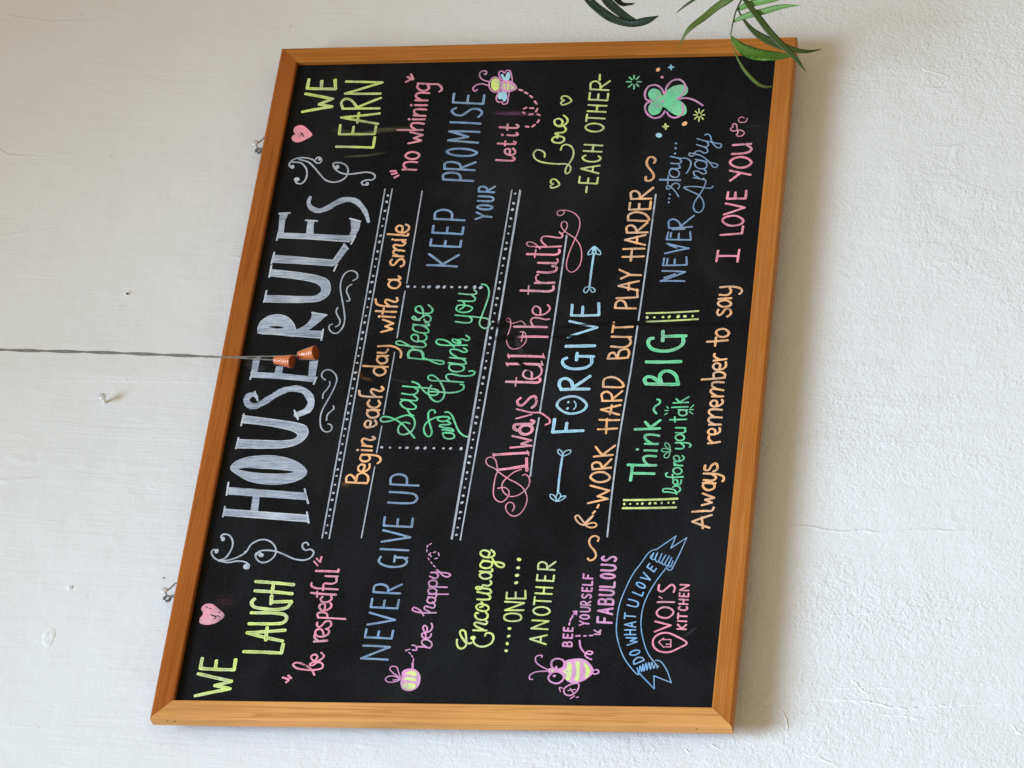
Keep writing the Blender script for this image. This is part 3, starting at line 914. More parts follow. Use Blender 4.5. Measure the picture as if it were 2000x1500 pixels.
 ('always_tell_the_truth_lettering','pink','',"""V0 -1846,-324,33 -1822,-496,40 -1776,-731,47
L42 -1648,-725 -1855,-754
C16 -1850,-333 -1767,-314 -1667,-277 -1624,-214 -1648,-158 -1707,-149 -1767,-189 -1806,-261 -1856,-333 -1925,-322 -2004,-314 -2181,-314 -2298,-336 -2372,-395 -2386,-463 -2337,-515 -2258,-544 -2190,-531 -2141,-467 -2145,-426 -2157,-373
C16 -1856,-325 -1925,-408 -2003,-517 -2062,-623 -2131,-714 -2238,-784 -2355,-814 -2492,-789 -2589,-734 -2625,-656 -2590,-586 -2512,-531 -2434,-526 -2391,-571 -2415,-623 -2473,-646 -2541,-626
C16 -1835,-672 -1875,-585 -1964,-496 -2043,-439 -2141,-430 -2239,-478 -2294,-568 -2278,-665 -2219,-741 -2140,-798 -2042,-816 -1954,-785 -1920,-731 -1940,-702
L39 -1588,-243 -1554,-739
L16 -1558,-231 -1618,-258
L16 -1518,-720 -1598,-752
L30 -1465,-470 -1429,-766
L30 -1399,-621 -1439,-771
L30 -1399,-621 -1339,-759
L30 -1339,-759 -1263,-477
O43 -1149,-567 -1219,-600 -1233,-686 -1179,-746 -1109,-738 -1079,-676 -1093,-603
C43 -1169,-533 -1125,-484 -1073,-491 -1059,-565 -1059,-674 -1053,-740 -1013,-761 -993,-717
L25 -964,-495 -892,-713
C25 -797,-484 -858,-701 -864,-828 -929,-927 -989,-984 -1039,-986 -1073,-930
C37 -604,-521 -655,-480 -716,-497 -736,-545 -676,-605 -595,-663 -575,-719 -636,-753 -727,-745 -777,-700
C40 -318,-276 -330,-590 -331,-742 -304,-770 -263,-757
L20 -247,-417 -401,-418
C27 -263,-642 -146,-623 -109,-573 -135,-517 -207,-509 -258,-565 -269,-668 -218,-746 -147,-772 -75,-756 -34,-717
L40 -4,-248 -18,-769
L40 138,-252 120,-773
L15 20,-236 -42,-266
L15 44,-747 -34,-780
L15 175,-244 96,-270
L15 176,-756 89,-788
L38 476,-273 472,-786
L19 567,-423 393,-416
C13 567,-375 566,-431 484,-476 386,-476 309,-429 261,-339 281,-264 369,-206 467,-194 584,-213 682,-225 741,-210 751,-169 791,-148 820,-169 790,-204 721,-229 740,-299 759,-377 690,-441
L35 662,-276 648,-759
C24 659,-565 719,-526 778,-511 817,-539 816,-611 785,-743 795,-782
C24 865,-638 973,-626 1017,-589 1024,-540 965,-514 895,-538 865,-622 894,-715 972,-767 1012,-758 1051,-726
C39 1314,-297 1305,-524 1299,-734 1332,-779 1388,-773
L19 1402,-408 1243,-418
L36 1451,-494 1451,-782
C24 1460,-579 1490,-519 1551,-496 1600,-515 1600,-531
C36 1650,-509 1638,-680 1667,-774 1727,-784 1758,-716
L36 1821,-498 1813,-774
C23 1787,-761 1847,-790 1888,-774
C36 1984,-313 1970,-611 1972,-757 2008,-794 2059,-786
L20 2064,-438 1916,-435
L29 2114,-432 2119,-806
C16 2073,-502 2114,-465 2126,-333 2157,-294 2197,-292 2206,-340 2175,-409 2083,-501
C24 2122,-594 2194,-521 2255,-495 2305,-525 2304,-606 2282,-723 2281,-796 2321,-808 2383,-753
C15 2362,-804 2402,-832 2473,-857 2544,-849 2579,-813 2566,-773 2505,-767 2443,-795 2381,-850 2258,-1002 2125,-1089 1963,-1131 1783,-1126 1673,-1073 1640,-1012 1685,-950 1785,-923 1966,-936 2167,-979 2348,-1025 2511,-1045 2633,-1019 2737,-934 2783,-831 2791,-741 2771,-685 2720,-683 2689,-719 2709,-766 2749,-786 2780,-766"""),
 ('thin_rule','white','',"""L22 -1954,-815 -948,-826
L22 -848,-826 2320,-870"""),
 ('forgive_lettering','skyblue','',"""L46 -973,-1052 -1200,-1049 -1175,-1484
L46 -1180,-1235 -1040,-1236
O36 -729,-1486 -818,-1452 -872,-1339 -872,-1228 -817,-1128 -728,-1059 -639,-1093 -584,-1206 -584,-1317 -640,-1418
D20 -789,-1218
D18 -680,-1217
C18 -809,-1303 -769,-1331 -708,-1329 -664,-1299
L47 -460,-1085 -452,-1494
C47 -454,-1092 -383,-1054 -292,-1066 -265,-1139 -323,-1221 -435,-1258
L47 -415,-1273 -226,-1484
C44 97,-1113 62,-1058 -16,-1070 -82,-1153 -99,-1289 -69,-1421 2,-1480 115,-1469
L44 127,-1245 119,-1502
L44 55,-1256 185,-1252
L51 304,-1076 311,-1493
L38 469,-1082 636,-1498 753,-1080
L40 1048,-1088 855,-1096 857,-1500 1073,-1473
L40 859,-1256 1011,-1248"""),
 ('leafy_arrow_drawing','skyblue','pale blue chalk arrow pointing left',"""L28 -1598,-1234 -2218,-1236
O16 -2374,-1236 -2316,-1148 -2261,-1130 -2267,-1178
O16 -2374,-1236 -2296,-1220 -2227,-1245 -2276,-1283
O16 -2374,-1245 -2296,-1294 -2286,-1355 -2344,-1315
O16 -1604,-1230 -1548,-1162 -1495,-1165 -1529,-1213
O16 -1604,-1243 -1529,-1259 -1509,-1340 -1558,-1337"""),
 ('leafy_arrow_drawing','skyblue','pale blue chalk arrow pointing right',"""L29 1971,-1308 1362,-1307
O18 2112,-1301 2002,-1224 1962,-1225 1972,-1271
O18 2112,-1301 2022,-1286 1957,-1317 2021,-1335
O18 2112,-1304 2000,-1405 1960,-1406 1970,-1356
O18 1358,-1307 1363,-1251 1287,-1231 1263,-1266
O18 1358,-1311 1341,-1373 1286,-1398 1272,-1361"""),
 ('work_hard_play_harder_lettering','orange','',"""L30 -2574,-1766 -2537,-1795
L30 -2479,-1821 -2430,-1836
L30 -2405,-1680 -2333,-1954 -2288,-1805 -2193,-1961 -2109,-1685
O31 -1966,-1947 -2017,-1924 -2048,-1851 -2048,-1779 -2017,-1715 -1966,-1672 -1915,-1694 -1884,-1768 -1884,-1840 -1915,-1904
L31 -1835,-1689 -1805,-1949
C31 -1835,-1692 -1756,-1672 -1716,-1709 -1726,-1776 -1815,-1827
L31 -1801,-1834 -1657,-1937
L31 -1618,-1683 -1588,-1952
L31 -1449,-1690 -1598,-1804
L31 -1592,-1804 -1430,-1966
L31 -1151,-1692 -1135,-1964
L31 -987,-1697 -992,-1983
L31 -1221,-1815 -971,-1807
L31 -901,-1974 -810,-1699 -731,-1973
L31 -895,-1840 -734,-1849
L31 -659,-1700 -650,-1982
C31 -659,-1708 -538,-1687 -498,-1750 -549,-1822 -650,-1849
L31 -630,-1847 -489,-1976
C31 -416,-1692 -284,-1695 -244,-1791 -296,-1913 -408,-1983 -416,-1692"""),
 ('but_lettering','orange','',"""L32 81,-1703 96,-1995
C32 81,-1707 172,-1734 184,-1784 97,-1843
C32 92,-1844 220,-1871 245,-1970 182,-2007 96,-1995
C32 296,-1732 282,-1936 319,-1993 386,-2011 456,-1969
L32 470,-1724 460,-2010
L32 632,-1738 642,-2015
L32 547,-1726 725,-1732"""),
 ('play_harder_lettering','orange','',"""L32 982,-1722 972,-2026
C32 987,-1722 1085,-1732 1122,-1788 1084,-1852 985,-1891
L32 1159,-1724 1173,-2032 1317,-2009
L32 1292,-2031 1382,-1732 1465,-2024
L32 1306,-1886 1437,-1881
L32 1680,-1716 1586,-1882 1513,-1753
L32 1579,-1883 1574,-2044
L32 1912,-1739 1918,-2051
L32 2055,-1735 2059,-2047
L32 1836,-1868 2061,-1866
L32 2126,-2051 2224,-1743 2310,-2039
L32 2153,-1927 2287,-1918
L33 2358,-1756 2361,-2065
C33 2358,-1762 2459,-1746 2496,-1803 2457,-1867 2368,-1906
L33 2381,-1905 2543,-2047
C33 2586,-1754 2687,-1754 2737,-1850 2696,-1996 2588,-2063 2586,-1754
L33 2917,-1751 2784,-1750 2792,-2058 2937,-2058
L33 2792,-1896 2894,-1892
L33 2986,-1755 2989,-2059
C33 2986,-1761 3109,-1749 3139,-1801 3095,-1866 2991,-1897
L33 3004,-1895 3194,-2070"""),
 ('squiggle_drawing','orange','',"""C33 3402,-1939 3337,-1945 3324,-1997 3374,-2053 3452,-2046 3530,-1998 3622,-1938 3713,-1929 3777,-1964 3763,-2027 3711,-2052 3659,-2037"""),
 ('squiggle_drawing','orange','',"""C26 -3318,-1774 -3351,-1807 -3328,-1861 -3272,-1884 -3194,-1857 -3115,-1791 -3037,-1764 -2969,-1786 -2946,-1841 -2980,-1892 -3036,-1884"""),
 ('leaf_sprig_drawing','orange','',"""O23 -2755,-1619 -2698,-1556 -2630,-1525 -2607,-1556 -2675,-1621 -2766,-1678
O23 -2766,-1659 -2664,-1725 -2607,-1777 -2664,-1744
O23 -2773,-1688 -2811,-1779 -2777,-1842 -2731,-1809 -2743,-1733"""),
 ('thin_rule','white','',"""L22 -2965,-2010 -141,-2062 3064,-2121"""),
 ('think_big_lettering','green','',"""L41 -1901,-2260 -1909,-2568
L41 -2022,-2242 -1788,-2245
L41 -1756,-2178 -1764,-2577
C35 -1756,-2462 -1683,-2401 -1626,-2395 -1605,-2447 -1613,-2563
L35 -1512,-2391 -1517,-2567
D22 -1496,-2288
L35 -1398,-2387 -1403,-2570
C35 -1394,-2481 -1317,-2386 -1256,-2380 -1243,-2467 -1265,-2577
L40 -1153,-2220 -1137,-2572
L40 -1025,-2354 -1129,-2443
L40 -1129,-2432 -997,-2566
C28 -882,-2501 -816,-2456 -758,-2469 -709,-2525 -651,-2527 -634,-2487
L51 -366,-2301 -376,-2771
C51 -355,-2300 -297,-2274 -243,-2307 -248,-2378 -349,-2505
C51 -342,-2522 -227,-2488 -156,-2528 -145,-2615 -214,-2710 -371,-2765
L52 19,-2270 23,-2767
C52 438,-2331 424,-2279 351,-2265 257,-2319 212,-2441 216,-2594 275,-2718 347,-2768 464,-2760
L52 466,-2482 475,-2801
L52 561,-2459 386,-2472"""),
 ('dotted_end_bar','lime','',"""L32 -2351,-2179 -2325,-2931
L32 -2487,-2179 -2472,-2924
D18 -2418,-2194
D14 -2415,-2276
D15 -2411,-2377
D19 -2409,-2447
D21 -2405,-2551
D19 -2402,-2628
D15 -2399,-2717
D14 -2395,-2812
D18 -2393,-2884"""),
 ('dotted_end_bar','lime','',"""L27 885,-2190 917,-2942
L27 731,-2199 772,-2946
D22 808,-2207
D18 811,-2311
D19 815,-2437
D24 817,-2526
D27 821,-2656
D24 824,-2754
D19 827,-2865"""),
 ('before_you_talk_lettering','green','',"""C22 -2253,-2911 -2181,-2878 -2158,-2795 -2166,-2716 -2206,-2719 -2214,-2800 -2229,-2896 -2181,-2958 -2133,-2940 -2109,-2885 -2134,-2847
C22 -2101,-2904 -2021,-2903 -2005,-2862 -2045,-2841 -2093,-2883 -2077,-2949 -2013,-2956
C23 -1893,-2751 -1909,-2728 -1957,-2750 -1965,-2845 -1960,-2978
L22 -1997,-2837 -1917,-2824
O23 -1860,-2950 -1893,-2944 -1914,-2910 -1914,-2874 -1893,-2847 -1860,-2827 -1827,-2834 -1807,-2868 -1807,-2904 -1827,-2931
L23 -1764,-2833 -1772,-2955
C23 -1764,-2880 -1731,-2830 -1699,-2834
C23 -1699,-2901 -1618,-2887 -1602,-2838 -1642,-2815 -1699,-2861 -1683,-2940 -1634,-2963 -1602,-2933
C23 -1480,-2827 -1480,-2922 -1439,-2945 -1399,-2901
C23 -1382,-2818 -1382,-2927 -1391,-3008 -1431,-3039 -1456,-3021
O23 -1293,-2934 -1324,-2928 -1344,-2892 -1344,-2855 -1324,-2827 -1293,-2808 -1261,-2815 -1242,-2850 -1242,-2888 -1261,-2915
C23 -1211,-2803 -1211,-2911 -1179,-2942 -1146,-2926
L23 -1126,-2795 -1129,-2938
L23 -990,-2701 -982,-2938
L23 -1031,-2780 -940,-2767
O23 -870,-2931 -899,-2928 -917,-2899 -917,-2856 -899,-2827 -870,-2816 -841,-2820 -823,-2848 -823,-2892 -841,-2921
L23 -817,-2808 -821,-2937
L23 -775,-2709 -765,-2939
L23 -698,-2722 -688,-2940
L23 -627,-2759 -698,-2824
L23 -684,-2817 -593,-2937
O16 -1521,-2764 -1480,-2699 -1488,-2639 -1521,-2635 -1537,-2684
O16 -1504,-2749 -1423,-2673 -1382,-2676 -1407,-2726
O16 -1537,-2752 -1586,-2682 -1634,-2686 -1634,-2734
L16 -759,-2636 -792,-2663
L16 -828,-2618 -830,-2666
L16 -899,-2618 -874,-2653
L16 -788,-2975 -735,-3018
L16 -814,-2964 -814,-3018
L16 -850,-2967 -887,-3018"""),
 ('always_lettering','orange','',"""L31 -2807,-3419 -2705,-3172 -2594,-3434
L31 -2818,-3328 -2634,-3298
C31 -2542,-3157 -2526,-3336 -2522,-3428 -2467,-3450
L31 -2432,-3281 -2387,-3417 -2340,-3319 -2308,-3443 -2236,-3277
O32 -2112,-3432 -2153,-3421 -2179,-3375 -2179,-3330 -2153,-3293 -2112,-3267 -2070,-3278 -2045,-3323 -2045,-3369 -2070,-3406
L32 -2061,-3262 -2068,-3443
C32 -2013,-3271 -2020,-3399 -1972,-3441 -1911,-3376
C32 -1905,-3262 -1916,-3457 -1956,-3540 -2004,-3551 -2036,-3534
C32 -1763,-3270 -1836,-3269 -1844,-3323 -1763,-3363 -1731,-3414 -1787,-3446 -1844,-3431 -1868,-3393"""),
 ('remember_lettering','orange','',"""L32 -1394,-3278 -1367,-3444
C32 -1383,-3344 -1318,-3282 -1269,-3281
C32 -1240,-3366 -1163,-3353 -1146,-3297 -1195,-3261 -1236,-3292 -1236,-3372 -1187,-3429 -1130,-3417
L32 -1073,-3264 -1073,-3433
C32 -1068,-3331 -1007,-3252 -958,-3261 -947,-3334 -954,-3436
C32 -950,-3335 -868,-3246 -822,-3256 -810,-3323 -822,-3425
C32 -761,-3346 -670,-3338 -662,-3283 -711,-3253 -761,-3291 -753,-3372 -695,-3428 -646,-3411
L31 -587,-3263 -587,-3425
C31 -580,-3332 -516,-3245 -466,-3246 -462,-3322 -481,-3417
C31 -466,-3334 -409,-3253 -352,-3254 -338,-3323 -346,-3411
L31 -294,-3092 -263,-3422
C31 -274,-3265 -188,-3258 -160,-3331 -203,-3417 -268,-3410
C31 -120,-3328 -31,-3332 -9,-3272 -59,-3235 -117,-3269 -117,-3363 -67,-3417 11,-3411
L32 34,-3233 62,-3418
C32 48,-3326 113,-3236 156,-3240"""),
 ('to_say_lettering','orange','',"""L32 367,-3111 393,-3408
L32 293,-3234 445,-3236
O32 524,-3413 481,-3400 455,-3349 456,-3298 482,-3257 525,-3229 568,-3241 594,-3292 593,-3343 567,-3384
C32 941,-3227 882,-3214 838,-3247 882,-3291 940,-3322 954,-3368 895,-3414 844,-3400 815,-3361
O32 1046,-3401 1012,-3388 991,-3335 991,-3282 1013,-3240 1048,-3212 1082,-3225 1103,-3278 1103,-3332 1081,-3373
L32 1132,-3211 1144,-3399
C32 1205,-3221 1204,-3340 1265,-3384 1326,-3359
C32 1340,-3219 1351,-3397 1312,-3518 1263,-3542 1214,-3506"""),
 ('letter_i_lettering','pink','',"""L32 1909,-3128 1905,-3441
L32 1812,-3124 2011,-3133
L32 1800,-3433 2024,-3441"""),
 ('love_you_lettering','pink','',"""L32 2294,-3143 2319,-3457 2450,-3462
O32 2551,-3457 2497,-3434 2464,-3349 2465,-3264 2500,-3197 2556,-3151 2611,-3173 2643,-3259 2642,-3343 2607,-3411
L32 2672,-3158 2799,-3458 2880,-3170
L35 3090,-3190 2964,-3185 2965,-3456 3111,-3455
L35 2967,-3304 3082,-3299
L35 3300,-3199 3444,-3342
L35 3494,-3183 3407,-3495
O35 3642,-3490 3583,-3456 3547,-3377 3549,-3298 3587,-3218 3648,-3171 3708,-3205 3743,-3284 3742,-3363 3703,-3443
C35 3808,-3185 3821,-3371 3855,-3450 3901,-3470 3972,-3405
L35 3977,-3187 3995,-3458"""),
 ('small_hearts_drawing','pink','',"""O19 4305,-3218 4370,-3208 4389,-3169 4360,-3149 4324,-3161 4307,-3130 4260,-3139 4247,-3181 4264,-3225
O19 4208,-3340 4256,-3290 4258,-3240 4210,-3244 4176,-3223 4146,-3253 4150,-3299
C13 4491,-3363 4420,-3341 4409,-3296 4422,-3245 4470,-3232 4516,-3269 4492,-3317"""),
 ('never_stay_angry_lettering','blue','',"""L26 1457,-2693 1462,-2338 1626,-2688 1648,-2347
L26 1523,-2388 1588,-2542
L26 1884,-2355 1747,-2347 1755,-2696 1900,-2679
L26 1750,-2517 1857,-2513
L26 1771,-2405 1871,-2406
L26 1964,-2357 2055,-2700 2147,-2375
L26 2121,-2409 2070,-2518
L26 2361,-2371 2223,-2359 2210,-2716 2361,-2693
L26 2220,-2534 2333,-2530
L26 2260,-2410 2348,-2416
L26 2432,-2374 2452,-2715
L26 2406,-2427 2413,-2608
C26 2437,-2374 2563,-2362 2601,-2419 2548,-2505 2447,-2554
L26 2472,-2552 2659,-2722
D18 4030,-2331
D18 3936,-2335
D18 3833,-2335
D16 3063,-2328
D16 2984,-2326
D16 2913,-2326
C20 3016,-2464 3109,-2410 3180,-2349 3227,-2294 3199,-2265 3158,-2287 3180,-2322 3255,-2360 3265,-2423 3224,-2459 3161,-2442
L32 3345,-2151 3328,-2459
L19 3413,-2271 3250,-2279
O22 3540,-2307 3471,-2281 3412,-2309 3382,-2376 3410,-2429 3479,-2427 3527,-2381
C22 3552,-2297 3550,-2407 3566,-2437 3619,-2410
C22 3651,-2288 3643,-2408 3677,-2446 3736,-2408
C22 3780,-2271 3742,-2417 3740,-2509 3686,-2578 3604,-2590 3512,-2566 3454,-2539
C20 3203,-2953 3169,-2933 3170,-2869 3196,-2740 3204,-2612 3188,-2526 3123,-2619 3058,-2734 2987,-2803 2895,-2843 2792,-2848 2718,-2800 2737,-2735 2817,-2700 2909,-2710 3080,-2786 3206,-2830 3309,-2839 3356,-2799
L20 3371,-2651 3321,-2838
C20 3352,-2744 3429,-2656 3487,-2650 3491,-2705 3438,-2792 3454,-2836 3519,-2803 3537,-2774
O20 3695,-2696 3650,-2650 3579,-2670 3537,-2747 3553,-2818 3611,-2831 3670,-2790
C20 3719,-2648 3682,-2789 3638,-2930 3608,-2992 3567,-2981 3562,-2936 3633,-2884 3716,-2813 3788,-2725 3819,-2639
C21 3819,-2639 3779,-2597 3797,-2550 3838,-2555 3831,-2611 3877,-2662 3870,-2718 3834,-2776 3856,-2820 3915,-2805 3957,-2756
C21 4000,-2642 3950,-2793 3997,-2821 4044,-2794
C21 4112,-2641 4068,-2755 4030,-2896 3992,-3010 3940,-3009 3929,-2969 3995,-2899 4078,-2856 4149,-2840 4197,-2790 4180,-2755"""),
 ('clover_drawing','green','green four leaf clover outlined in pink',"""G49 5017,-1821 5099,-1872 5071,-1974 4961,-2033 4847,-2034 4841,-1956 4915,-1851
G49 4847,-2034 4733,-2064 4608,-2017 4585,-1921 4687,-1853 4788,-1863 4857,-1935
G49 4859,-2052 5010,-2078 5134,-2184 5164,-2319 5124,-2402 5002,-2413 4916,-2322 4867,-2228
G49 4834,-2065 4880,-2227 4827,-2350 4699,-2430 4598,-2429 4550,-2355 4603,-2233 4706,-2126
F49 4912,-1949 4985,-2080 4867,-2238 4706,-2126 4811,-1959
+rose
C30 4850,-1896 4890,-1804 5018,-1772 5144,-1819 5166,-1925 5101,-2010 4985,-2070
C30 4985,-2080 5137,-2096 5249,-2174 5264,-2271 5181,-2357 5053,-2378 4941,-2320 4892,-2265
C30 4801,-2352 4675,-2383 4562,-2354 4522,-2260 4567,-2178 4630,-2142
C30 4656,-2111 4557,-2061 4521,-1966 4587,-1862 4714,-1801 4814,-1821 4843,-1897
C30 4879,-2286 4901,-2402 4860,-2523 4795,-2617 4748,-2670
D16 4911,-1979
D16 4760,-1987
D20 4846,-2058
+orange
D11 4936,-2016
D11 4734,-2029"""),
 ('confetti_mark','green','green burst of short chalk rays',"""L24 5238,-1634 5236,-1691
L24 5193,-1623 5145,-1663
L24 5178,-1590 5100,-1595
L24 5198,-1556 5137,-1509
L24 5241,-1539 5244,-1470
L24 5282,-1548 5332,-1503
L24 5300,-1578 5366,-1570
L24 5283,-1614 5341,-1650"""),
 ('confetti_mark','lime','yellow burst of short chalk rays',"""L20 4568,-2664 4566,-2715
L20 4539,-2657 4480,-2703
L20 4528,-2635 4442,-2639
L20 4542,-2612 4490,-2572
L20 4570,-2601 4572,-2550
L20 4597,-2608 4644,-2566
L20 4609,-2628 4689,-2618
L20 4598,-2651 4661,-2691"""),
 ('confetti_mark','orange','round orange chalk dot above the clover',"""D34 5470,-1928"""),
 ('confetti_mark','pink','round pink chalk dot above the clover',"""D25 5320,-2004"""),
 ('confetti_mark','skyblue','tiny pale blue chalk cross',"""L26 5509,-2085 5515,-2159
L26 5554,-2114 5467,-2128"""),
 ('confetti_mark','lime','tiny yellow chalk cross',"""L30 4355,-2107 4359,-2185
L30 4405,-2138 4304,-2153"""),
 ('confetti_mark','orange','round orange chalk dot below the clover',"""D40 4405,-2427"""),
 ('confetti_mark','skyblue','round pale blue chalk dot',"""D46 4189,-2060"""),
 ('love_each_other_lettering','lime','',"""C25 3806,-373 3879,-365 3933,-309 3945,-241 3883,-199 3788,-226 3724,-308 3690,-427 3670,-578 3667,-711 3641,-763 3589,-793 3506,-778 3480,-739 3538,-716 3621,-732 3704,-773 3808,-803 3912,-800 4008,-748 4041,-670 4021,-623 3937,-602
O30 4136,-636 4098,-618 4075,-583 4077,-524 4101,-467 4140,-451 4178,-469 4201,-504 4200,-563 4175,-620
C30 4170,-523 4233,-533 4255,-481 4266,-488 4284,-611 4326,-639 4379,-617 4412,-563 4403,-498
C30 4402,-556 4486,-572 4547,-515 4521,-451 4446,-460 4392,-532 4422,-604 4484,-647 4548,-632 4609,-575
O25 3274,-655 3375,-586 3376,-528 3314,-522 3292,-562 3262,-524 3220,-537 3226,-594
O26 4888,-662 4976,-594 4982,-518 4924,-507 4902,-552 4860,-506 4817,-527 4826,-585
L28 3122,-1075 3231,-1073
L29 5286,-1053 5398,-1046
L28 3423,-947 3306,-947 3283,-1222 3400,-1223
L28 3295,-1079 3394,-1080
L28 3478,-1224 3576,-948 3628,-1225
L28 3516,-1128 3606,-1128
C28 3825,-991 3794,-950 3741,-977 3703,-1088 3722,-1199 3771,-1227 3809,-1188
L28 3913,-950 3890,-1228
L29 4032,-951 4008,-1229
L28 3895,-1089 4026,-1090
O29 4370,-931 4312,-973 4280,-1071 4295,-1169 4346,-1211 4405,-1169 4437,-1071 4422,-973
L29 4486,-931 4623,-931
L29 4555,-931 4530,-1212
L29 4683,-930 4659,-1212
L29 4804,-930 4779,-1212
L29 4665,-1071 4798,-1071
L29 5045,-930 4907,-930 4882,-1212 5020,-1212
L29 4895,-1065 5013,-1065
L29 5085,-1212 5110,-930
C29 5110,-930 5238,-929 5268,-994 5216,-1065 5097,-1085
L29 5133,-1079 5267,-1212"""),
 ('encourage_one_another_lettering','lime','',"""C27 -4649,-105 -4721,-111 -4781,-145 -4794,-188 -4761,-231 -4695,-244
C27 -4701,-234 -4612,-166 -4528,-129 -4498,-151 -4515,-195 -4575,-219 -4695,-244 -4713,-272 -4700,-313
D34 -4620,-324
C27 -4634,-325 -4706,-350 -4753,-424 -4752,-507 -4703,-584 -4625,-608 -4559,-583 -4536,-522 -4554,-488 -4584,-487
L27 -4496,-308 -4500,-497
C27 -4488,-454 -4441,-354 -4393,-311 -4371,-330 -4397,-474 -4367,-492 -4343,-468
C27 -4223,-346 -4217,-316 -4260,-309 -4308,-338 -4331,-414 -4307,-474 -4246,-482 -4210,-452
O27 -4188,-407 -4162,-330 -4114,-305 -4080,-331 -4079,-404 -4112,-471 -4155,-482 -4183,-459
C27 -4126,-357 -4113,-398 -4065,-387 -4040,-368
C28 -3998,-305 -4003,-405 -3991,-478 -3954,-484 -3918,-448
C28 -3879,-290 -3905,-446 -3887,-486 -3844,-470
C28 -3832,-458 -3820,-362 -3839,-291 -3811,-264 -3794,-285 -3808,-340 -3771,-356 -3777,-431 -3740,-474 -3697,-453
O28 -3607,-456 -3639,-448 -3659,-402 -3660,-351 -3640,-315 -3609,-291 -3577,-298 -3557,-345 -3556,-395 -3576,-431
C28 -3538,-283 -3550,-424 -3531,-464 -3500,-450
O28 -3429,-446 -3464,-433 -3485,-401 -3486,-342 -3465,-291 -3430,-278 -3395,-291 -3373,-323 -3373,-382 -3394,-433
C28 -3363,-301 -3383,-425 -3395,-554 -3425,-612 -3468,-605 -3463,-541 -3401,-480 -3327,-435
C28 -3305,-374 -3229,-385 -3194,-307 -3211,-263 -3260,-264 -3303,-320 -3309,-406 -3278,-455 -3228,-449 -3187,-402
O25 -4284,-955 -4321,-947 -4344,-887 -4345,-796 -4323,-736 -4286,-716 -4249,-724 -4225,-784 -4225,-875 -4247,-935
L25 -4168,-973 -4171,-714 -4053,-970 -4034,-698
L25 -3881,-706 -3982,-710 -3980,-980 -3848,-960
L25 -3981,-839 -3878,-830
D23 -4820,-807
D23 -4707,-809
D23 -4587,-816
D24 -4466,-812
D26 -3725,-819
D27 -3602,-816
D25 -3479,-817
D29 -3343,-814
L25 -4711,-1345 -4628,-1114 -4565,-1343
L25 -4678,-1264 -4590,-1263
L25 -4472,-1342 -4461,-1112 -4342,-1341 -4331,-1110
O25 -4172,-1108 -4220,-1143 -4243,-1225 -4227,-1305 -4184,-1340 -4136,-1304 -4113,-1223 -4129,-1142
L25 -4074,-1107 -3949,-1105
L25 -4012,-1106 -4023,-1338
L25 -3891,-1105 -3903,-1337
L25 -3791,-1104 -3802,-1336
L25 -3902,-1221 -3791,-1220
L26 -3589,-1101 -3684,-1102 -3695,-1335 -3600,-1334
L25 -3689,-1214 -3609,-1213
L26 -3511,-1333 -3500,-1100
C26 -3500,-1100 -3405,-1099 -3381,-1152 -3418,-1211 -3506,-1228
L26 -3479,-1223 -3377,-1332"""),
